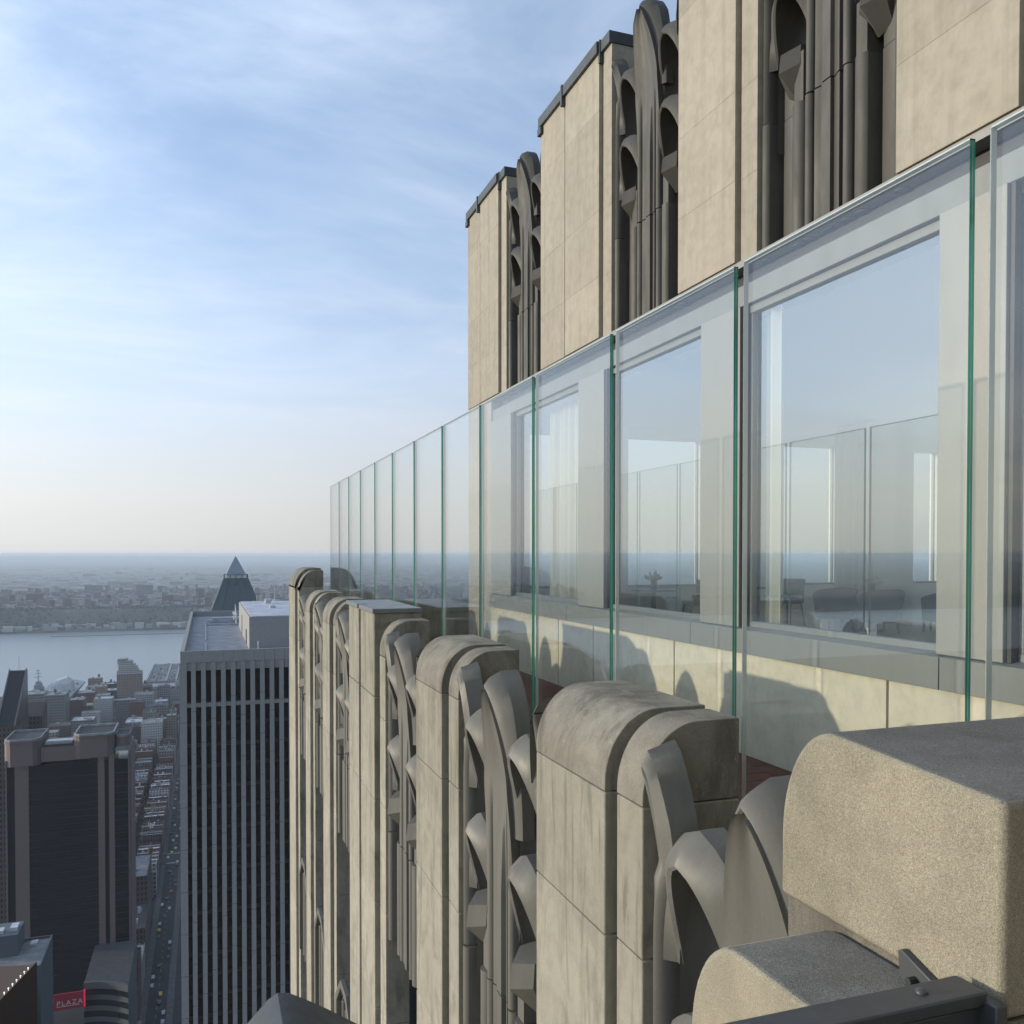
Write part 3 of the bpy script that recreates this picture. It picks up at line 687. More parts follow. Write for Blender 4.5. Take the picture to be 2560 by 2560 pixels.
def tub_chair(x, y, rz, label, s=1.0):
    c = thing('tub_chair', label, 'armchair', (x, y, E-1.30), (0, 0, rz), 'dark blue tub chairs in the lounge')
    mb = MB(); rows = []
    angs = [(-2.2+4.4*i/24) for i in range(25)]
    def top(a): return .74-.16*(abs(a)/2.2)**2
    for k, (fz, r) in enumerate(((0, .30), (.06, .325), (.5, .35), (.93, .375), (1, .36))):
        o_ = [(-r*math.cos(a), r*math.sin(a), .19+(top(a)-.19)*fz) for a in angs]
        ri = r-.07 if k < 4 else r-.045
        i_ = [(-ri*math.cos(a), ri*math.sin(a), .19+(top(a)-.19)*fz) for a in angs[::-1]]
        rows.append(o_+i_)
    mb.loft(rows, closed=True, caps=True); link('shell', mb.mesh('shell', M['leather'], ang=60), c)
    mb = MB(); rows = []
    for z, q in ((.19, .27), (.38, .28), (.43, .27), (.445, .22)): rows.append([(q*math.cos(a), q*math.sin(a), z) for a in [2*math.pi*i/20 for i in range(20)]])
    mb.loft(rows, closed=True, caps=True); link('seat', mb.mesh('seat', M['leather']), c)
    for sx, sy in ((1, 1), (1, -1), (-1, 1), (-1, -1)):
        mb = MB(); mb.cyl((.19*sx, .19*sy, .2), (.20*sx, .20*sy, 0), .022, 8, r2=.017); link('leg', mb.mesh('leg', M['wood']), c)
    return c
side_chair(8.10, 13.35, math.radians(175), 'blue leather side chair alone in the middle window beside a dark table')
side_chair(10.05, 13.35, math.radians(195), 'blue leather side chair at the left end of the seats in the biggest window')
tub_chair(10.25, 12.35, math.radians(75), 'dark tub chair standing left of the other tub chairs')
tub_chair(10.40, 11.45, math.radians(80), 'larger dark tub chair in the middle of the seating group')
tub_chair(11.5, 11.3, math.radians(120), 'bluish tub chair half hidden at the right end of the group')
def table(x, y, lab, top=.42, h=.66):
    c = thing('cafe_table', lab, 'table', (x, y, E-1.30), group='small dark tables in the lounge')
    mb = MB(); mb.cyl((0, 0, h), (0, 0, h+.03), top, 28); link('top', mb.mesh('top', M['wood']), c)
    mb = MB(); mb.cyl((0, 0, .02), (0, 0, h), .04, 12); mb.cyl((0, 0, 0), (0, 0, .02), .22, 20); link('pedestal', mb.mesh('pedestal', M['wood']), c)
def flowers(x, y, z, lab):
    c = thing('flower_vase', lab, 'flower vase', (x, y, z), group='vases of yellow flowers')
    mb = MB(); mb.cyl((0, 0, 0), (0, 0, .16), .05, 14, r2=.06); link('vase', mb.mesh('vase', M['dark']), c)
    mb = MB(); rr = random.Random(int(x*100))
    for i in range(34):
        a = rr.uniform(0, 6.28); e = rr.uniform(.2, 1.4); L = rr.uniform(.08, .17)
        d = Vector((math.cos(a)*math.cos(e), math.sin(a)*math.cos(e), math.sin(e))); p = Vector((0, 0, .15)); q = p+d*L
        s_ = d.orthogonal().normalized()*.035
        mb.add([p, q-s_+d*.01, q+d*.04, q+s_], [(0, 1, 2, 3)])
    link('blossoms', mb.mesh('blossoms', M['yellow'], fix=False), c)
table(7.35, 13.5, 'dark table by the end window carrying yellow flowers', .40)
flowers(7.35, 13.5, E-1.30+.69, 'yellow flowers in a dark vase on the table left of the lone side chair')
table(10.62, 11.9, 'dark round table behind the tub chairs', .16, .60)
flowers(10.62, 11.9, E-1.30+.63, 'yellow flowers above the middle tub chair in front of the curtain')
table(12.4, 11.6, 'dark round table at the right behind the bluish tub chair', .40, .60)
flowers(12.3, 11.6, E-1.30+.63, 'yellow flowers at the right end of the seating group')
table(9.45, 13.7, 'pale edged table at the far left of the biggest window', .35)
# ================================================================== CITY
def G(z): return z
gr = MB(); gr.box((-24800, -1900, -2), (24800, 1700, 0)); o = link('ground', gr.mesh('ground', M['asphalt'], smooth=False)); tag(o, kind='structure')
# river
rv = mat('river_water', (0.13, 0.17, 0.185), 0.28, spec=1.0); t = rv.node_tree; b = t.nodes['Principled BSDF']
bump(t, noise(t, coords(t, (1, .5, 1)), .12, 6, .7), .10, .5, b)
mb = MB(); mb.add([(-24800, 1400, -3), (24800, 1400, -3), (24800, 3160, -3), (-24800, 3160, -3)], [(0,1,2,3)]); mb_ = mb.mesh('river', rv, smooth=False)
tag(link('river', mb_, None), kind='structure')
# far terrain: grid with cliff, plateau, lowland, distant ridge
land = mat('far_land', (0.06, 0.065, 0.05), 0.95); t = land.node_tree; b = t.nodes['Principled BSDF']
nn = noise(t, coords(t, (1, .25, 1)), .0016, 10, .72); n3 = noise(t, coords(t, (1, .3, 1)), .012, 8, .7)
c_ = mixc(t, rampf(t, nn, [(.4, 0.), (.62, 1.)]), (0.035, 0.042, 0.032), (0.13, 0.12, 0.10))
c_ = mixc(t, mth(t, 'MULTIPLY', rampf(t, n3, [(.60, 0.), (.68, 1.)]), .6), c_, (0.40, 0.39, 0.37))
t.links.new(c_, b.inputs['Base Color'])
rr = random.Random(3); rows = []
ys = [3060, 3090, 3105, 3150, 3200, 3240, 3300, 3600, 4200, 4800, 5300, 6000, 8000, 11000, 15000, 20000, 26000, 30000, 33000, 36000, 40800]
hs = [-4, 2, 6, 10, 40, 52, 55, 58, 60, 45, 12, 6, 8, 10, 25, 30, 60, 130, 170, 150, 100]
xsl = [-24800+400*i for i in range(125)]
for y, h in zip(ys, hs):
    rows.append([(x, y+(18*math.sin(x*.004)+10*math.sin(x*.013) if y < 3400 else 0), h+(rr.uniform(-.12, .12)*h + 3*math.sin(x*.01) if h > 20 else 0)) for x in xsl])
mb = MB(); mb.loft(rows); tag(link('far_shore', mb.mesh('far_shore', land, ang=70)), kind='structure')
# wooded cliff: tree clumps as a mass
tree = mat('winter_trees', (0.045, 0.045, 0.035), 0.95)
mb = MB()
for i in range(5200):
    y = rr.uniform(3120, 3330); x = rr.uniform(-900, 1300) if i % 3 else rr.uniform(-2500, 3000)
    base = 10+42*max(0, min(1, (y-3150)/90)); h = rr.uniform(7, 15); r = rr.uniform(5, 10)
    vs = [(x+r*math.cos(a)*rr.uniform(.7, 1.1), y+r*math.sin(a), base+h*.3) for a in (0, 1.26, 2.5, 3.8, 5)]
    mb.add(vs+[(x, y, base+h), (x, y, base-6)], [(k, (k+1) % 5, 5) for k in range(5)]+[((k+1) % 5, k, 6) for k in range(5)])
tag(link('cliff_woods', mb.mesh('cliff_woods', tree, merge=False, fix=False)), 'dark bare wood covering the river cliff on the far shore', 'trees', kind='stuff')
# far town: thousands of small boxes
FB = [citymat('far_wall_a', (0.22, 0.20, 0.18), (.05, .05, .06), 3.5, 4), citymat('far_wall_b', (0.42, 0.41, 0.40), (.07, .07, .08), 3.5, 5), citymat('far_wall_c', (0.15, 0.09, 0.075), (.03, .03, .04), 3.3, 4), roofmat('far_white', (0.75, 0.75, 0.75))]
mb = MB()
for i in range(9000):
    u = rr.random(); y = 3300+2400*u**1.1 if i < 6800 else rr.uniform(5600, 16000)
    spread = .30*y+200; x = rr.uniform(-spread-300, spread*.55+300)
    w_ = rr.uniform(8, 26); d_ = rr.uniform(8, 24); h = rr.uniform(5, 13) if rr.random() < .9 else rr.uniform(14, 38)
    if y > 5600: w_ *= rr.uniform(1.5, 7); h *= .9; d_ *= 2.5
    base = 55 if y < 4300 else (48 if y < 5000 else (25 if y < 5400 else 5))
    mb.box((x, y, base-8), (x+w_, y+d_, base+h), rr.choice([0, 0, 1, 2, 2, 3 if y > 5600 or rr.random() < .5 else 0]))
tag(link('far_town', mb.mesh('far_town', FB, smooth=False, merge=False, fix=False)), 'dense low town on the plateau across the river fading into haze', 'town', kind='stuff')
mb = MB()
for i in range(260):
    x = rr.uniform(-1000, 500); y = 3095+18*math.sin(x*.004)+10*math.sin(x*.013)+rr.uniform(0, 40)
    mb.box((x, y, 2), (x+rr.uniform(10, 45), y+rr.uniform(10, 18), rr.uniform(9, 22)), rr.choice([0, 1, 1, 2, 3]))
tag(link('far_waterfront', mb.mesh('far_waterfront', FB, smooth=False, merge=False, fix=False)), 'row of low waterfront blocks along the far river bank', 'buildings', kind='stuff')
for i, (x, y, w_, d_, h) in enumerate([(-1010, 3550, 60, 30, 55), (-820, 3900, 60, 30, 30), (-640, 3700, 55, 25, 42), (-300, 4300, 70, 30, 52), (260-300, 3900, 30, 25, 48), (-120, 3650, 40, 25, 30), (-560, 4700, 80, 30, 40), (90, 4200, 30, 25, 55)]):
    o = link('far_apartment_block', None, None, (x, y, 52)); mb = MB(); mb.box((0, 0, 0), (w_, d_, h)); link('wall', mb.mesh('wall', CW[[2,1,0,2,4,1,2,4][i]], smooth=False), o)
    mb = MB(); mb.box((2, 2, h), (w_*.4, d_-2, h+5)); link('bulkhead', mb.mesh('bulkhead', CR[1], smooth=False), o)
    tag(o, ['broad grey slab at the far left edge above the river cliff', 'low tan block on the plateau right of the far left slab', 'brick apartment block on the plateau beyond the ship masts', 'large pale slab above the middle of the wooded cliff', 'thin dark tower left of the green pyramid roof', 'tan block behind the wooded cliff left of the slab roof', 'distant grey slab fading in haze', 'thin brown tower just behind the pyramid roof'][i], 'apartment block', 'apartment blocks across the river')
# ---- roads, sidewalks -----------------------------------------------------
mb = MB(); mb.box((-31.5, 60, .004), (-21.5, 1690, .006)); tag(link('street', mb.mesh('street', M['asphalt'], smooth=False)), kind='structure')
mb = MB()
for a, b in ((-35, -31.5), (-21.5, -18)):
    for y0, y1 in ((60, 205), (228, 452), (480, 735), (762, 1010), (1036, 1290), (1314, 1560)): mb.box((a, y0, 0), (b, y1, .13))
tag(link('sidewalks', mb.mesh('sidewalks', M['pave'], smooth=False)), kind='structure')
mb = MB()
for yy in (206, 226, 454, 478, 737, 760, 1012):
    for k in range(10): mb.box((-31+k*.98, yy, .010), (-30.5+k*.98, yy+2.6, .012))
for k in range(120): mb.box((-26.6, 70+k*9, .010), (-26.45, 73+k*9, .012))
tag(link('road_markings', mb.mesh('road_markings', M['paint'], smooth=False)), kind='structure')
# ---- cars -----------------------------------------------------------------
def car_proto(m, kind):
    c = link('parked_car', None)
    mb = MB(); L = 4.5
    prof = [(-2.2, .35), (2.2, .35), (2.25, .75), (1.2, .9), (.6, 1.4), (-1.2, 1.42), (-1.9, .95), (-2.25, .85)]
    mb.prism([(y, z) for y, z in prof], 'x', -.85, .85); link('body', mb.mesh('body', m), c)
    mb = MB(); mb.prism([(1.22, .92), (.64, 1.36), (-1.16, 1.38), (-1.8, .98)], 'x', -.86, .86); link('windows', mb.mesh('windows', M['dglass']), c)
    for sx in (-1, 1):
        for sy in (-1.35, 1.4):
            mb = MB(); mb.cyl((sx*.88, sy, .33), (sx*.66, sy, .33), .33, 12); link('wheel', mb.mesh('wheel', M['dark']), c)
    return c
protos = [car_proto(M[k], k) for k in ('carA', 'carB', 'carC', 'carD')]
cn = ['white', 'yellow', 'black', 'red']; used = [False]*4; cc_ = {}; rc = random.Random(11)
for k in range(64):
    ci = rc.choice([0, 0, 2, 2, 1, 3, 0, 2]); x = rc.choice([-30.2, -27.8, -25.2, -22.8]); y = 300+k*11+rc.uniform(-2, 2)
    pr = protos[ci]
    if used[ci]: o = copytree(pr)
    else: o = pr; used[ci] = True
    o.location = (x, y, .0065); lane = {-30.2: 'at the left kerb', -27.8: 'in the left lane', -25.2: 'in the right lane', -22.8: 'at the right kerb'}[x]
    far = 'near end' if y < 520 else ('middle' if y < 760 else 'far end')
    key = (ci, x); cc_[key] = cc_.get(key, 0)+1; n_ = cc_[key]
    tag(o, '%s nearest %s car %s of the narrow street' % ('%d%s' % (n_, {1: 'st', 2: 'nd', 3: 'rd'}.get(n_, 'th')), cn[ci], lane), 'car', 'cars in the narrow cross street')
# ---- generic building -----------------------------------------------------
cnt = {}
def uniq(l):
    n = cnt[l] = cnt.get(l, 0)+1
    return l if n == 1 else ['', '', 'second ', 'third ', 'fourth ', 'fifth ', 'sixth '][min(n, 6)]+l
def building(x0, y0, x1, y1, h, wm, rm, label, name='city_building', bulk=True, tank=False, group=None, rnd=random.Random(5), base=0):
    o = link(name, None, None, ((x0+x1)/2, (y0+y1)/2, base)); o.empty_display_size = 3
    hx, hy = (x1-x0)/2, (y1-y0)/2
    mb = MB(); mb.box((-hx, -hy, 0), (hx, hy, h)); 
    pt = .35
    for a, b in (((-hx, -hy, h), (hx, -hy+pt, h+.9)), ((-hx, hy-pt, h), (hx, hy, h+.9)), ((-hx, -hy+pt, h), (-hx+pt, hy-pt, h+.9)), ((hx-pt, -hy+pt, h), (hx, hy-pt, h+.9))): mb.box(a, b)
    link('wall', mb.mesh('wall', CW[wm] if isinstance(wm, int) else wm, smooth=False, fix=False, merge=False), o)
    mb = MB(); mb.box((-hx+pt, -hy+pt, h), (hx-pt, hy-pt, h+.12)); link('roof', mb.mesh('roof', CR[rm], smooth=False), o)
    if bulk:
        mb = MB()
        for k in range(rnd.choice([1, 2, 3])):
            bx = rnd.uniform(-hx*.6, hx*.4); by = rnd.uniform(-hy*.6, hy*.4); s = min(hx, hy)*rnd.uniform(.2, .45)
            mb.box((bx, by, h+.12), (bx+s, by+s, h+rnd.uniform(1.5, 4)))
        link('bulkhead', mb.mesh('bulkhead', CR[rnd.choice([0, 1, 1])], smooth=False), o)
    if tank:
        mb = MB(); tx, ty = rnd.uniform(-hx*.5, hx*.5), rnd.uniform(-hy*.5, hy*.5)
        mb.cyl((tx, ty, h+3), (tx, ty, h+6.5), 1.8, 12); mb.cyl((tx, ty, h+6.5), (tx, ty, h+7.8), 1.9, 12, r2=.1)
        for dx in (-1, 1):
            for dy in (-1, 1): mb.cyl((tx+dx, ty+dy, h), (tx+dx, ty+dy, h+3), .15, 4)
        link('water_tank', mb.mesh('water_tank', M['tank']), o)
    return tag(o, uniq(label), 'building', group)
# featured mid-distance buildings
building(-197, 1255, -173, 1290, 62, 2, 1, 'broad blank grey slab in the middle distance below the moored ship', tank=True)
building(-145, 1305, -122, 1325, 47, 3, 0, 'white fronted apartment house left of the stepped tower')
building(-118, 1300, -93, 1320, 44, 2, 1, 'grey slab in front of the stepped residential tower')
building(-76, 1150, -52, 1172, 38, 3, 1, 'pale twin block at the head of the narrow street')
building(-74, 1400, -55, 1425, 24, 2, 0, 'pale old block with a white roof beyond the twin block')
building(-48, 1330, -20, 1370, 30, 0, 2, 'dark red brick block beside the slab tower edge')
building(-48, 590, -36, 634, 42, 4, 1, 'dark mid rise with banded front beside the narrow street')
building(-70, 640, -49, 660, 48, 4, 2, 'dark brown mid rise right behind the granite hotel tower', tank=True)
building(-58, 515, -46, 530, 46, 2, 0, 'narrow grey building with white roof beside the hotel tower')
building(-105, 1640, -30, 1690, 12, 1, 1, 'long tan shed at the river bank right of the stepped tower', bulk=False)
building(-262, 1180, -232, 1220, 50, 1, 1, 'tan apartment block right of the brown striped tower', tank=True)
building(-232, 1300, -205, 1330, 58, 2, 1, 'bluish grey tower left of the blank slab')
building(-165, 1180, -150, 1200, 36, 3, 0, 'small white block below the blank slab')
building(-47, 456, -34.5, 486, 22, 4, 2, 'dark low block at the near left corner of the narrow street')
building(-46, 488, -34.5, 512, 30, 0, 2, 'dark brick block second from the corner beside the narrow street', tank=True)
building(-46, 514, -34.8, 546, 18, 2, 1, 'low grey roof beside the narrow street below the banded mid rise')
building(-47, 548, -34.8, 588, 26, 4, 2, 'dark brown block just in front of the banded mid rise')
# stepped residential tower
rt = thing('stepped_tower', 'stepped brick residential tower standing in front of the river', 'building', (-108, 1412, 0))
mb = MB(); mb.box((-17, -12, 0), (17, 12, 70)); link('wall', mb.mesh('wall', citymat('pink_brick_windows', (0.33, 0.24, 0.20), (0.06, 0.07, 0.08), 3.3, 3.6, .45, .6), smooth=False), rt)
for k, (a, b, z0, z1) in enumerate(((-17, 13, 70, 73), (-15, 11, 73, 78), (-15, 8, 78, 82), (-16, 4, 82, 87), (-16, -3, 87, 90))):
    mb = MB(); mb.box((a, -9, z0), (b, 9, z1)); link('step', mb.mesh('step', CW[3], smooth=False), rt)
mb = MB(); mb.box((-17.4, -12.4, 68), (17.4, 12.4, 69.5)); link('cornice', mb.mesh('cornice', CR[0], smooth=False), rt)
# left edge tower with sloping dark roof
lt = thing('sloped_roof_tower', 'brown tower with a steep dark sloping roof at the left edge', 'building', (-112, 610, 0))
mb = MB(); mb.box((-14, -22, 0), (4, 20, 142)); link('wall', mb.mesh('wall', CW[4], smooth=False), lt)
mb = MB(); mb.prism([(-22, 142), (20, 142), (20, 171), (16, 171)], 'x', -6.0, 3.6); link('roof', mb.mesh('roof', M['dglass'], smooth=False), lt)
for xx in (-6.2, 3.2):
    mb = MB(); mb.loft([[(xx, -22.3, 141.8), (xx+.7, -22.3, 141.8), (xx+.7, -22.3, 143), (xx, -22.3, 143)], [(xx, 16, 171), (xx+.7, 16, 171), (xx+.7, 16, 172.2), (xx, 16, 172.2)]], closed=True, caps=True); link('roof_edge', mb.mesh('roof_edge', M['granite']), lt)
mb = MB(); mb.cyl((-1, 18, 171), (-1, 18, 180), .15, 6); link('mast', mb.mesh('mast', M['steel']), lt)
st = thing('striped_tower', 'brown tower with pale slanting stripes right of the sloping roof', 'building', (-121+6, 655, 0))
mb = MB(); mb.box((-12, -10, 0), (12, 10, 138)); mb.prism([(-10, 138), (10, 138), (10, 145), (6, 145)], 'x', -12, 12); link('wall', mb.mesh('wall', CW[4], smooth=False), st)
for k in range(26):
    mb = MB(); z = 30+k*4; mb.add([(-8, -10.3, z), (-.5, -10.3, z+1.4), (-.5, -10.3, z+4.2), (-8, -10.3, z+2.8), (-8, -10, z), (-.5, -10, z+1.4), (-.5, -10, z+4.2), (-8, -10, z+2.8)], [(0,1,2,3),(7,6,5,4),(0,4,5,1),(1,5,6,2),(2,6,7,3),(3,7,4,0)]); link('stripe_panel', mb.mesh('stripe_panel', CR[1], smooth=False), st)
# ---- slab tower with vertical fins ---------------------------------------
sb = thing('finned_office_tower', 'tall slab office tower of dark glass between pale vertical concrete fins', 'building', (-4.5, 168, 0))
ZT = E-17.6; SX = 60; SD = 117
mb = MB(); mb.box((.25, .7, 0), (SX, SD, ZT-3.6)); link('dark_glass', mb.mesh('dark_glass', M['dglass'], smooth=False), sb)
mb = MB(); 
fh = 3.85; z = ZT-9.6
while z > 20:
    mb.box((.3, .62, z-.35), (SX, .70, z+.35)); z -= fh
link('floor_edges', mb.mesh('floor_edges', mat('bronze_floor_edge', (0.03, 0.028, 0.022), .4), smooth=False), sb)
for k in range(26):
    x = 0.15+1.72*k
    if k >= 10: x = .15+1.72*k
    mb = MB(); 
    if k == 0: mb.box((-.15, -.15, 0), (1.10, 1.2, ZT-2.15))
    else: mb.box((x-.05, -.15, 0), (x+.76, .72, ZT-2.15))
    link('fin', mb.mesh('fin', M['conc'], smooth=False), sb)
    mb = MB(); zz = ZT-9.9
    if k: mb.box((x-.955 if k > 1 else 1.105, .1, zz-.36), (x-.055, .69, zz+.36)); link('spandrel', mb.mesh('spandrel', M['conc'], smooth=False), sb)
mb = MB()
for k in range(30):
    zz = ZT-13-k*7.7
    if zz > 5:
        for q in range(26):
            x = .15+1.72*q; x0_, x1_ = ((-.155, 1.105) if q == 0 else (x-.055, x+.765))
            off = (q*37 % 11)*.5
            mb.box((x0_, -.153, zz+off), (x1_, -.1, zz+off+.06))
link('fin_joints', mb.mesh('fin_joints', M['dark'], smooth=False), sb)['kind'] = 'stuff'
for k in range(33):
    x = 1.83*k
    mb = MB(); mb.box((x+.012, 0, ZT-2.1), (x+1.81, .66, ZT)); link('cornice_panel', mb.mesh('cornice_panel', M['conc'], smooth=False), sb)
    mb = MB(); mb.box((x+.012, .15, ZT-3.6), (x+1.81, .66, ZT-2.11)); link('cornice_panel', mb.mesh('cornice_panel', M['conc'], smooth=False), sb)
mb = MB(); mb.box((0, .67, ZT-3.6), (.7, SD, ZT)); mb.box((0, SD-.7, ZT-3.6), (SX, SD, ZT)); mb.box((.7, .67, ZT-.9), (SX, .9, ZT-.02)); link('parapet_wall', mb.mesh('parapet_wall', M['conc'], smooth=False), sb)
mb = MB(); mb.box((.7, .9, ZT-3.5), (SX, SD-.7, ZT-1.6)); link('roof_deck', mb.mesh('roof_deck', roofmat('pale_grey_membrane', (0.42, 0.43, 0.46)), smooth=False), sb)
mb = MB(); mb.box((4.2, 6, ZT-1.6), (4.5, 28, ZT-1.25)); mb.box((4.2, 36, ZT-1.6), (4.5, 80, ZT-1.25)); mb.box((4.5, 79, ZT-1.6), (18, 79.4, ZT-1.2)); mb.box((4.5, 88, ZT-1.6), (24, 88.4, ZT-.8)); mb.box((6, 95, ZT-1.6), (20, 97, ZT-.6)); link('roof_pipe', mb.mesh('roof_pipe', CR[0], smooth=False), sb)
mb = MB(); mb.box((12.6, 14, ZT-1.6), (SX, 72, ZT+5.0)); link('penthouse', mb.mesh('penthouse', M['conc'], smooth=False), sb)
mb = MB(); mb.box((13.0, 14.4, ZT+5.0), (SX, 71.6, ZT+5.12)); link('penthouse_roof', mb.mesh('penthouse_roof', roofmat('white_membrane', (0.78, 0.80, 0.84)), smooth=False), sb)
mb = MB(); mb.box((12.45, 26, ZT-1.5), (12.59, 27.6, ZT+1.5)); mb.box((12.5, 50, ZT-1.5), (12.59, 51, ZT+3)); link('door', mb.mesh('door', M['dark'], smooth=False), sb)
mb = MB(); mb.cyl((20.5, 55, ZT+5), (20.5, 55, ZT+9.5), .07, 6); mb.cyl((19.6, 55, ZT+5), (20.5, 55, ZT+7), .05, 5); mb.cyl((21.4, 55, ZT+5), (20.5, 55, ZT+7), .05, 5); mb.cyl((14.2, 30, ZT+5), (14.2, 30, ZT+7.5), .05, 5); mb.cyl((16.8, 66, ZT+5), (16.8, 66, ZT+7), .05, 5); link('antenna', mb.mesh('antenna', M['steel']), sb)
mb = MB(); mb.box((18.6, 60, ZT+5.1), (20, 63, ZT+6.2)); mb.box((18.4, 40, ZT+5.1), (19.6, 42, ZT+5.7)); link('vent_box', mb.mesh('vent_box', M['steel'], smooth=False), sb)
mb = MB(); mb.cyl((13.9, 6, ZT-1.6), (13.9, 6, ZT+.9), .12, 8); link('vent_pipe', mb.mesh('vent_pipe', CR[0]), sb)
mb = MB()
for k in range(5): mb.cyl((12.2, 78+k*2.5, ZT-1.4), (12.2, 78+k*2.5, ZT+1.6+.5*k), .12, 6)
for z in (0, 1.2): mb.box((11.4, 76, ZT+z), (12.4, 90, ZT+z+.15))
link('ladder_rack', mb.mesh('ladder_rack', M['steel'], smooth=False), sb)
# low awning block next to the slab
building(-17.5, 228, -5.2, 262, 22, 4, 2, 'dark low wing at the foot of the finned slab tower', bulk=False)
# ---- pyramid topped tower -------------------------------------------------
wp = thing('pyramid_roof_tower', 'brick tower with a green copper pyramid roof and glass tip behind the slab roof', 'building', (25.4, 830, 0))
def frus(h0, z0, h1, z1, m, nm, par=wp):
    mb = MB(); mb.loft([[(-h0, -h0, z0), (h0, -h0, z0), (h0, h0, z0), (-h0, h0, z0)], [(-h1, -h1, z1), (h1, -h1, z1), (h1, h1, z1), (-h1, h1, z1)]], closed=True, caps=True)
    return link(nm, mb.mesh(nm, m, smooth=False), par)
frus(25, 0, 25, 190, CW[0], 'shaft'); frus(22.6, 190, 10.2, 222.8, M['copper'], 'roof'); frus(8.2, 224, 8.2, 227, mat('lantern_pale', (.6, .6, .55), .4), 'lantern'); frus(8.3, 227.2, .15, 243.2, M['tipglass'], 'glass_tip')  # lantern has a plain pale colour
mb = MB()
for sx in (-1, 1):
    for sy in (-1, 1):
        mb.cyl((sx*22.8, sy*22.8, 190), (sx*10.3, sy*10.3, 223), .45, 6)
for q in (-.6, -.2, .2, .6):
    for s in (-1, 1): mb.cyl((q*22.8, s*22.9, 190), (q*10.3, s*10.4, 223), .25, 5); mb.cyl((s*22.9, q*22.8, 190), (s*10.4, q*10.3, 223), .25, 5)
link('roof_ribs', mb.mesh('roof_ribs', M['copper']), wp)
mb = MB()
for q in (-1, -.5, 0, .5, 1):
    for s in (-1, 1): mb.box((q*10-.3, s*10-.3, 222.8), (q*10+.3, s*10+.3, 226.4)); mb.box((s*10-.3, q*10-.3, 222.8), (s*10+.3, q*10+.3, 226.4))
for z in (222.6, 226.2):
    mb.box((-10.4, -10.4, z), (10.4, -9.7, z+.5)); mb.box((-10.4, 9.7, z), (10.4, 10.4, z+.5)); mb.box((-10.4, -9.7, z), (-9.7, 9.7, z+.5)); mb.box((9.7, -9.7, z), (10.4, 9.7, z+.5))
link('balustrade', mb.mesh('balustrade', M['copper'], smooth=False), wp)
for q in (-7, 0, 7):
    for z, hw in ((218, 11.9), (192, 21.7)):
        mb = MB(); k = q*(1 if z > 200 else 2); mb.box((k-1.2, -hw-.7, z), (k+1.2, -hw+1.5, z+2.6)); link('dormer', mb.mesh('dormer', M['copper'], smooth=False), wp)
# ---- granite hotel tower --------------------------------------------------
ht = thing('granite_hotel_tower', 'wide hotel tower of dark glass framed by rose granite bands with rounded crowns', 'building', (-92.8, 480, 0))
def hb(x0, x1, z0, z1, y0, y1, m, nm): mb = MB(); mb.box((x0, y0, z0), (x1, y1, z1)); return link(nm, mb.mesh(nm, m, smooth=False), ht)
T = E-90.7
def crown(x0, x1, z0, z1, y0=-1.5, y1=26, cut=3, nm='crown'):
    mb = MB(); P_ = [(x0+cut, y0), (x1-cut, y0), (x1-.4*cut, y0+.5*cut), (x1, y0+cut*1.2), (x1, y1), (x0, y1), (x0, y0+cut*1.2), (x0+.4*cut, y0+.5*cut)]
    mb.prism(P_, 'z', z0, z1)
    mb.prism([(p[0]*.0+((p[0]-(x0+x1)/2)*1.03+(x0+x1)/2), (p[1]-(y0+y1)/2)*1.03+(y0+y1)/2) for p in P_], 'z', z1-1.0, z1-.2)
    link(nm, mb.mesh(nm, M['granite'], smooth=False), ht)
    mb = MB(); mb.prism([((p[0]-(x0+x1)/2)*.9+(x0+x1)/2, (p[1]-(y0+y1)/2)*.9+(y0+y1)/2) for p in P_], 'z', z1, z1+.05); link('crown_roof', mb.mesh('crown_roof', CR[2], smooth=False), ht)
    # parapet rim
    n = len(P_); Q = [((p[0]-(x0+x1)/2)*.93+(x0+x1)/2, (p[1]-(y0+y1)/2)*.93+(y0+y1)/2) for p in P_]
    mb = MB()
    for i in range(n):
        a, b, c, d = P_[i], P_[(i+1) % n], Q[(i+1) % n], Q[i]
        mb.add([(*a, z1-.3), (*b, z1-.3), (*c, z1-.3), (*d, z1-.3), (*a, z1+1), (*b, z1+1), (*c, z1+1), (*d, z1+1)], [(4,5,6,7),(0,1,5,4),(2,3,7,6),(0,3,2,1)])
    link('rim', mb.mesh('rim', CR[1], smooth=False), ht)
hb(0, 55, 20, T-13, .5, 30, M['dglass'], 'glass_body')
for k in range(36):
    pass
crown(-.5, 15.2, T-13, T-.8); crown(30, 48.5, T-11, T); crown(48.9, 55.4, T-7, T-2.0, 2, 20, 2.2)
hb(15.3, 37, T-12, T-5, 1.5, 26, M['granite'], 'attic'); hb(16, 29.9, T-5, T-4, 2, 20, CR[2], 'attic_roof')
mb = MB(); mb.box((17, 4, T-4), (29, 12, T-2.8)); mb.box((17.5, 3, T-2.8), (28.6, 3.6, T-2.2)); link('roof_machinery', mb.mesh('roof_machinery', M['steel'], smooth=False), ht)
hb(49.0, 55.5, T-9, T-7, 1, 28, CR[1], 'ledge')
for x0, x1 in ((0, .8), (4.1, 10.2), (41, 44), (46, 48.5), (54.9, 55.6)): hb(x0, x1, 20, T-10, -.3, .49, M['granite'], 'granite_band')
hb(55.0, 56.0, 20, T-9, .5, 30, M['granite'], 'side_wall')
mb = MB(); rows = [T-20-3.4*k for k in range(30)]
for z in rows: mb.box((10.2, .40, z), (41, .498, z+.25)); mb.box((48.5, .40, z), (54.9, .498, z+.25))
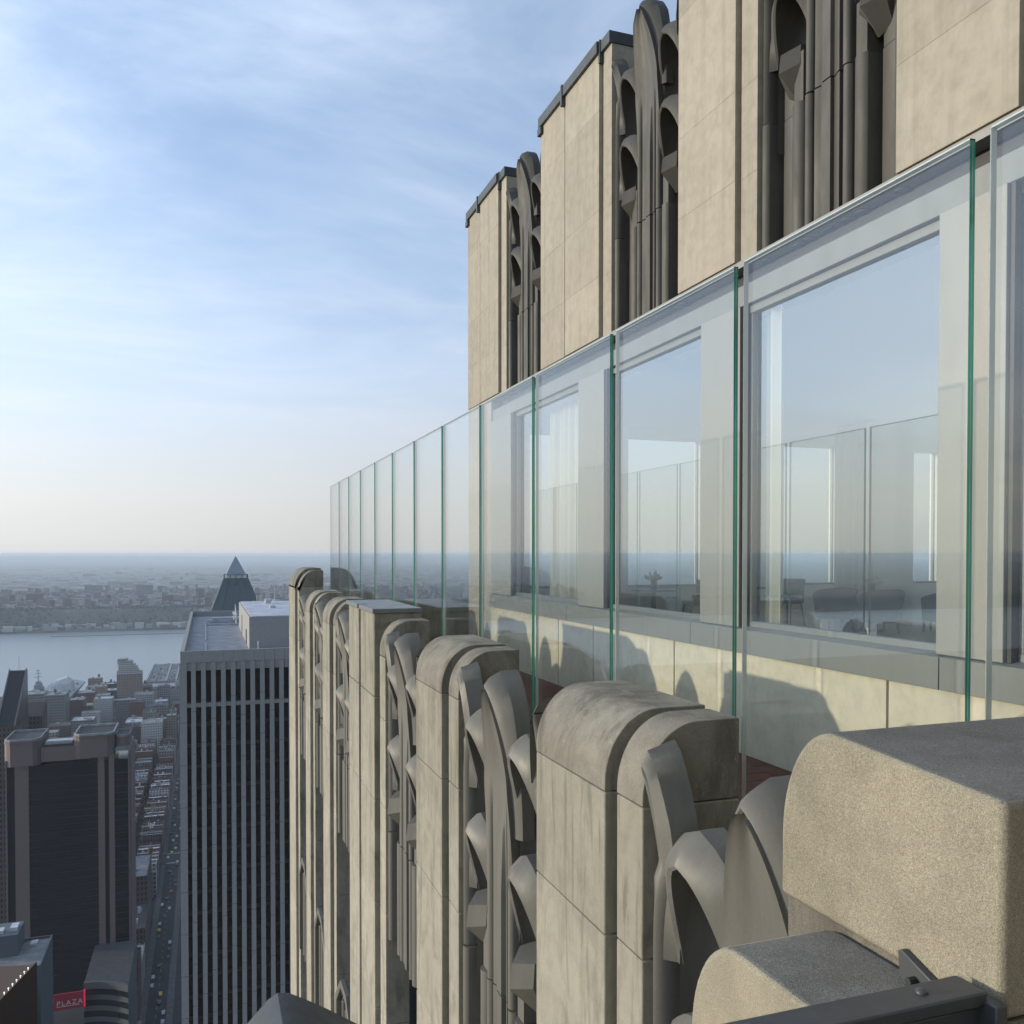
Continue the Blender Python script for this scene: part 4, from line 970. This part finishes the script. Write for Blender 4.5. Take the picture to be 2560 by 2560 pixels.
link('floor_lines', mb.mesh('floor_lines', mat('hotel_floor_line', (.028, .026, .03), .3), smooth=False), ht)
# podium with curved louvred front and red sign
pd = thing('louvred_podium', 'dark curved podium with horizontal louvres at the foot of the granite tower', 'building', (-52, 428, 0))
def arcpts(z): return [(-1+19*i/14, -7*math.sin(i/14*math.pi*.45)*0+(-(i/14)**2*9), z) for i in range(15)]
mb = MB(); mb.loft([[(p[0], p[1]+4, z) for p in arcpts(0)]+[(18, 45, z), (-1, 45, z)] for z in (0, 51)], closed=True, caps=True); link('wall', mb.mesh('wall', M['podium']), pd)
for k in range(9):
    mb = MB(); z = 6+k*5
    mb.loft([[(p[0], p[1]+3.4, z), (p[0], p[1]+3.99, z), (p[0], p[1]+3.99, z+2.4), (p[0], p[1]+3.4, z+2.4)] for p in arcpts(0)], closed=True, caps=True); link('louvre_band', mb.mesh('louvre_band', M['dglass']), pd)
mb = MB(); mb.loft([[(p[0], p[1]+2.6, 49), (p[0], p[1]+4.5, 49), (p[0], p[1]+4.5, 52), (p[0], p[1]+2.6, 52)] for p in arcpts(0)], closed=True, caps=True); link('top_band', mb.mesh('top_band', M['podium']), pd)
mb = MB(); mb.loft([[(p[0], p[1]+4.5, z) for p in arcpts(0)]+[(18, 45, z), (-1, 45, z)] for z in (51.02, 51.2)], closed=True, caps=True); link('roof', mb.mesh('roof', CR[2]), pd)
sg = thing('red_sign', 'red illuminated sign reading PLAZA at the foot of the hotel tower', 'sign', (-65.5, 426, E-201.4))
mb = MB(); mb.box((0, 0, 0), (13, 1.0, 7.0)); link('face', mb.mesh('face', M['signred'], smooth=False), sg)
mb = MB(); mb.box((13.0, -.1, 0), (13.6, 1.1, 7.3)); link('edge', mb.mesh('edge', M['signedge'], smooth=False), sg)
def textmesh(cu, par, loc):
    tmp = link('tmp_text', cu); bpy.context.view_layer.update()
    me = bpy.data.meshes.new_from_object(tmp.evaluated_get(bpy.context.evaluated_depsgraph_get())); me.name = 'lettering'
    bpy.data.objects.remove(tmp); bpy.data.curves.remove(cu)
    return link('lettering', me, par, loc, (math.radians(90), 0, 0))
cu = bpy.data.curves.new('lettering', 'FONT'); cu.body = 'PLAZA'; cu.size = 2.9; cu.extrude = .06; cu.space_character = 1.3
cu.materials.append(M['signwhite']); textmesh(cu, sg, (2.2, -.10, 2.0))
cu = bpy.data.curves.new('lettering', 'FONT'); cu.body = 'E'; cu.size = 1.6; cu.extrude = .06; cu.materials.append(M['signwhite']); textmesh(cu, sg, (.4, -.10, 4.2))
mb = MB(); mb.box((2.2, -.12, 1.4), (11.4, -.01, 1.6)); link('underline', mb.mesh('underline', M['signwhite'], smooth=False), sg)
# glass and teal building bottom left
tb = building(-68, 303, -49.4, 326, 116, M['tealc'], 1, 'grey green office block with rooftop boxes at the lower left', bulk=False)
mb = MB(); mb.box((-9.3, 0, 116), (1.0, 11, 123)); link('penthouse', mb.mesh('penthouse', M['tealc'], smooth=False), tb)
mb = MB(); mb.box((-7, 2, 123), (-3.5, 5, 124)); mb.box((-1.8, 3, 123), (.4, 7, 124.2)); mb.box((3.5, 6, 116.1), (5.5, 9, 117)); link('roof_unit', mb.mesh('roof_unit', CR[0], smooth=False), tb)
lb = building(-72, 280, -57, 302, 108, citymat('teal_grid', (.17, .19, .19), (.02, .03, .04), 3.6, 2.4, .5, .5), 2, 'lower grey wing with a wooden roof tank at the left edge', bulk=False)
mb = MB(); mb.cyl((2, -4, 108), (2, -4, 114.5), 2.6, 20); mb.cyl((2, -4, 114.5), (2, -4, 115.6), 2.9, 20, r2=1.2); link('roof_tank', mb.mesh('roof_tank', M['tank']), lb)
mb = MB(); mb.cyl((-2.5, -6, 109), (-2.5, -7, 110.5), 1.2, 14, r2=1.5); link('dish', mb.mesh('dish', CR[0]), lb)
BX, BY, BR_ = -39.5, 231.5, math.radians(76)
db = thing('corner_roof_block', 'nearly black block whose angled roof edge carries small lamps in the lower left corner', 'building', (BX, BY, 0), (0, 0, BR_))
mb = MB(); mb.box((-28, 0, 0), (2.5, 30, E-98.7)); mb.box((-28, 0, E-98.7), (2.5, .4, E-98)); link('wall', mb.mesh('wall', M['tank'], smooth=False), db)
ph = BR_
lm = MB(); lm.cyl((0, 0, 0), (0, 0, .4), .06, 8); lm.cyl((0, 0, .4), (0, 0, .62), .15, 8)
lmm = lm.mesh('roof_lamp', M['lamp'])
for k in range(7):
    a = -13.2+1.93*k
    o = link('roof_lamp', lmm, None, (BX+a*math.cos(ph)-.2*math.sin(ph), BY+a*math.sin(ph)+.2*math.cos(ph), E-98)); tag(o, '%s lit lamp from the upper right end of the row on the dark roof edge' % ['last', 'sixth', 'fifth', 'fourth', 'third', 'second', 'first'][k], 'lamp', 'lamps along the dark roof edge')
# orange lit scaffold by the street
ol = thing('lit_hoarding', 'thin orange lit hoarding beside the narrow street', 'hoarding', (-32.2, 452, 0))
mb = MB(); mb.box((0, 0, 2.6), (.25, 22, 3.0)); link('light_strip', mb.mesh('light_strip', M['orange'], smooth=False), ol)
mb = MB(); mb.box((-4.5, -1.5, 0), (.3, 0, 3.4)); mb.box((-3.2, 26, 0), (-.6, 34, 3.4)); link('shed', mb.mesh('shed', roofmat('pale_shed', (.45, .36, .25)), smooth=False), ol)
# ---- row houses beside the street ----------------------------------------
rg = random.Random(21); nb = 0; rcount = {}
def ordr(side):
    n = rcount[side] = rcount.get(side, 0)+1
    return '%d%s' % (n, 'th' if 10 < n % 100 < 14 else {1: 'st', 2: 'nd', 3: 'rd'}.get(n % 10, 'th'))
def lab(wm, rm, where, k): return '%s row house with %s roof, %s' % (CWN[wm], CRN[rm], where)
y = 668.0
while y < 1135:
    wd = rg.uniform(5.6, 7.6)
    if 735 < y < 760 or 1008 < y < 1036: y += wd; continue
    for xa, xb_, side in ((-51, -35.2, 'street side row'), (-75, -58, 'courtyard side row'), (-96, -79, 'rear row')):
        if xb_ < -.0815*y-2: continue
        h = rg.uniform(13, 19) if y < 1010 else rg.uniform(14, 24); wm = rg.choice([0, 0, 1, 4, 3]); rm = rg.choice([0, 0, 0, 1, 2])
        zone = 'nearest block' if y < 735 else ('middle block' if y < 1010 else 'far block')
        building(xa+rg.uniform(-2, 1), y, xb_, y+wd-.15, h, wm, rm, '%s row house, %s roof, %s from near end of %s' % (CWN[wm], CRN[rm], ordr(side), side), 'row_house', rg.random() < .8, rg.random() < .06, 'row houses along the narrow street', rg); nb += 1
    y += wd
def ordn(n): return '%d%s' % (n, 'th' if 10 < n % 100 < 14 else {1: 'st', 2: 'nd', 3: 'rd'}.get(n % 10, 'th'))
# trees in the courtyards
def tree_obj(x, y, h, label):
    o = thing('street_tree', label, 'tree', (x, y, 0), group='bare winter trees between the row houses')
    mb = MB(); mb.cyl((0, 0, 0), (0, 0, h*.5), .3, 6, r2=.18)
    r = random.Random(int(x*7+y))
    for k in range(5):
        a = r.uniform(0, 6.28); mb.cyl((0, 0, h*.4), (math.cos(a)*h*.28, math.sin(a)*h*.28, h*.75), .14, 4, r2=.05)
    link('trunk', mb.mesh('trunk', M['tank']), o)
    mb = MB()
    for k in range(170):
        a = r.uniform(0, 6.28); rr_ = h*.36*math.sqrt(r.random()); z = h*(.45+.55*r.random()); s = r.uniform(.4, .9)
        p = Vector((math.cos(a)*rr_, math.sin(a)*rr_, z)); u = Vector((r.uniform(-1, 1), r.uniform(-1, 1), r.uniform(-1, 1))).normalized()*s; v = u.orthogonal().normalized()*s
        mb.add([p-u, p+v, p+u, p-v], [(0, 1, 2, 3)])
    link('crown', mb.mesh('crown', tree, fix=False, merge=False), o)
for k in range(26): tree_obj(-54.5+rg.uniform(-1.8, 1.8), 765+k*9.5+rg.uniform(-3, 3), rg.uniform(11, 17), '%s nearest bare brown winter tree in the courtyard between the row houses' % ordn(k+1))
# ---- fill blocks beyond ---------------------------------------------------
def clear(x0, y0, x1, y1):
    for a, b, c, d in occ:
        if x0 < c and x1 > a and y0 < d and y1 > b: return False
    return True
occ = [(-200,1250,-170,1293), (-148,1300,-90,1328), (-79,1145,-50,1175), (-76,1395,-53,1428), (-50,1325,-18,1372), (-108,1636,-28,1692), (-264,1176,-230,1222), (-234,1296,-203,1332), (-167,1176,-148,1202), (-128,1396,-88,1428), (-36, 0, -17, 1700), (-278, 1480, -196, 1760)]
nf = 0
for bi, (bx0, bx1) in enumerate([(-17.5, 40), (-98, -36), (-178, -114), (-258, -194), (-338, -274), (-410, -354)]):
    for (by0, by1) in ((1140, 1290), (1314, 1440), (1440, 1560), (1584, 1695)):
        yy = by0
        while yy < by1-8 and nf < 185:
            dd = rg.uniform(14, 32); xx = bx0
            while xx < bx1-8:
                ww = rg.uniform(15, 30)
                x1 = min(xx+ww, bx1); y1 = min(yy+dd, by1)
                if x1-xx > 6 and clear(xx, yy, x1, y1) and nf < 190 and xx > -.30*yy-10:
                    h = rg.choice([rg.uniform(12, 22), rg.uniform(12, 22), rg.uniform(18, 34), rg.uniform(30, 48)]) if yy < 1560 else rg.uniform(8, 18)
                    wm = rg.choice([0, 1, 2, 3, 4, 1]); rm = rg.choice([0, 0, 1, 1, 2]); tk = rg.random() < .3
                    ht_ = 'low' if h < 18 else ('medium' if h < 32 else 'tall')
                    building(xx+.2, yy+.2, x1-.2, y1-.2, h, wm, rm, '%s %s block, %s roof%s, %s, %s' % (ht_, CWN[wm], CRN[rm], ' with tank' if tk else '', ['right of narrow street', 'left of narrow street', 'below the stepped tower', 'below the moored ship', 'beyond the striped tower', 'at the far left'][bi], 'nearest' if yy < 1290 else ('midway to river' if yy < 1560 else 'on riverfront')), 'city_building', True, tk, 'middle distance city buildings', rg)
                    nf += 1
                xx = x1
            yy += dd
# left strip of blocks between hotel and left edge, far behind at lower altitude
mb = MB()
for k in range(420):
    x = rg.uniform(-520, -120); y = rg.uniform(700, 1130)
    if x < -.34*y: continue
    w_, d_ = rg.uniform(8, 24), rg.uniform(8, 20); mb.box((x, y, 0), (x+w_, y+d_, rg.uniform(12, 40)), rg.choice([0, 1, 2]))
tag(link('hidden_blocks', mb.mesh('hidden_blocks', [CW[0], CW[1], CW[2]], smooth=False, merge=False, fix=False)), 'crowded roofs seen between the left edge towers', 'buildings', kind='stuff')
# ---- ship and pier --------------------------------------------------------
sh = thing('aircraft_carrier', 'grey museum aircraft carrier moored at the river bank with white domes on deck', 'ship', (-234, 1610, -3))
mb = MB(); mb.loft([[(-14, -125, 0), (14, -125, 0), (15, 110, 0), (0, 135, 0), (-15, 110, 0)], [(-26, -132, 17), (27, -132, 17), (28, 120, 17), (10, 150, 17), (-26, 120, 17)], [(-26, -132, 19), (27, -132, 19), (28, 120, 19), (10, 150, 19), (-26, 120, 19)]], closed=True, caps=True); link('hull', mb.mesh('hull', mat('ship_grey', (.22, .235, .25), .6), smooth=False), sh)
SG = bpy.data.materials['ship_grey']
mb = MB(); mb.box((-28, -60, 19), (-17, -10, 32)); mb.box((-26, -50, 32), (-18, -22, 39)); mb.box((-25, -42, 39), (-19, -30, 43)); link('island', mb.mesh('island', SG, smooth=False), sh)
mb = MB(); mb.cyl((-22, -36, 43), (-22, -36, 62), .8, 6, r2=.3)
for z, r in ((50, 6), (56, 4.5), (60, 3)): mb.cyl((-22-r, -36, z), (-22+r, -36, z), .4, 5); mb.cyl((-22, -36-r, z+1), (-22, -36+r, z+1), .4, 5)
link('mast', mb.mesh('mast', SG), sh)
mb = MB(); mb.loft([[(-10, 5, 19), (22, 5, 19), (22, 40, 19), (-10, 40, 19)], [(-10, 8, 28), (20, 8, 33), (20, 38, 33), (-10, 38, 28)], [(-4, 14, 36), (12, 14, 41), (12, 32, 41), (-4, 32, 36)]], closed=True, caps=True); link('white_pavilion', mb.mesh('white_pavilion', CR[0], smooth=False), sh)
mb = MB(); rows = []
for i in range(7):
    a = i/6*math.pi/2; rows.append([(-6+9*math.cos(a)*math.cos(q), -18+9*math.cos(a)*math.sin(q), 19+7*math.sin(a)) for q in [6.283*j/14 for j in range(14)]])
mb.loft(rows, closed=True, caps=True); link('dome_tent', mb.mesh('dome_tent', CR[0]), sh)
mb = MB()
for k in range(14):
    a, b = rg.uniform(-22, 22), rg.uniform(-110, 105); mb.box((a, b, 19), (a+rg.uniform(3, 6), b+rg.uniform(5, 12), 19+rg.uniform(2, 4.5)))
link('deck_aircraft', mb.mesh('deck_aircraft', CR[1], smooth=False), sh)
pi_ = thing('river_pier', 'long pier with a white shed roof crowded with cars reaching into the river', 'pier', (-78, 1845, -3))
mb = MB(); mb.box((-34, -150, 0), (34, 130, 5)); link('deck', mb.mesh('deck', M['conc'], smooth=False), pi_)
mb = MB(); mb.box((-26, -140, 5), (26, 125, 17)); link('shed', mb.mesh('shed', CR[1], smooth=False), pi_)
mb = MB()
for q in (-26, 8, 25): mb.box((q, -140, 17), (q+1.2, 125, 19))
link('roof_edge', mb.mesh('roof_edge', CR[0], smooth=False), pi_)
mb = MB()
for k in range(240):
    a, b = rg.choice([-22, -16, -10, -4, 2, 13, 19])+rg.uniform(-1, 1), rg.uniform(-136, 120); mb.box((a, b, 17), (a+2, b+4.5, 18.6), rg.choice([0, 1, 1, 2]))
tag(link('rooftop_cars', mb.mesh('rooftop_cars', [CR[0], CR[1], CR[2]], smooth=False, merge=False, fix=False), pi_), kind='stuff')
bw = thing('breakwater', 'thin dark breakwater line lying in the river near the far bank', 'breakwater', (-180, 2905, -3))
mb = MB(); mb.box((-260, 0, 0), (160, 6, 2.5)); mb.prism([(160, 0), (330, 90), (330, 97), (160, 7)], 'z', 0, 2.5); link('wall', mb.mesh('wall', M['conc'], smooth=False), bw)
# ================================================================== haze
hzm = bpy.data.materials.new('air_haze'); hzm.use_nodes = True; t = hzm.node_tree; t.nodes.clear()
pv = t.nodes.new('ShaderNodeVolumePrincipled'); o_ = t.nodes.new('ShaderNodeOutputMaterial')
pv.inputs['Color'].default_value = (0.80, 0.91, 1.0, 1); pv.inputs['Density'].default_value = 7.2e-5; pv.inputs['Anisotropy'].default_value = 0.1
t.links.new(pv.outputs[0], o_.inputs['Volume'])
mb = MB(); mb.box((-25000, -2000, -6), (25000, 41000, 256)); hzo = link('haze', mb.mesh('haze', hzm, smooth=False)); tag(hzo, kind='stuff')
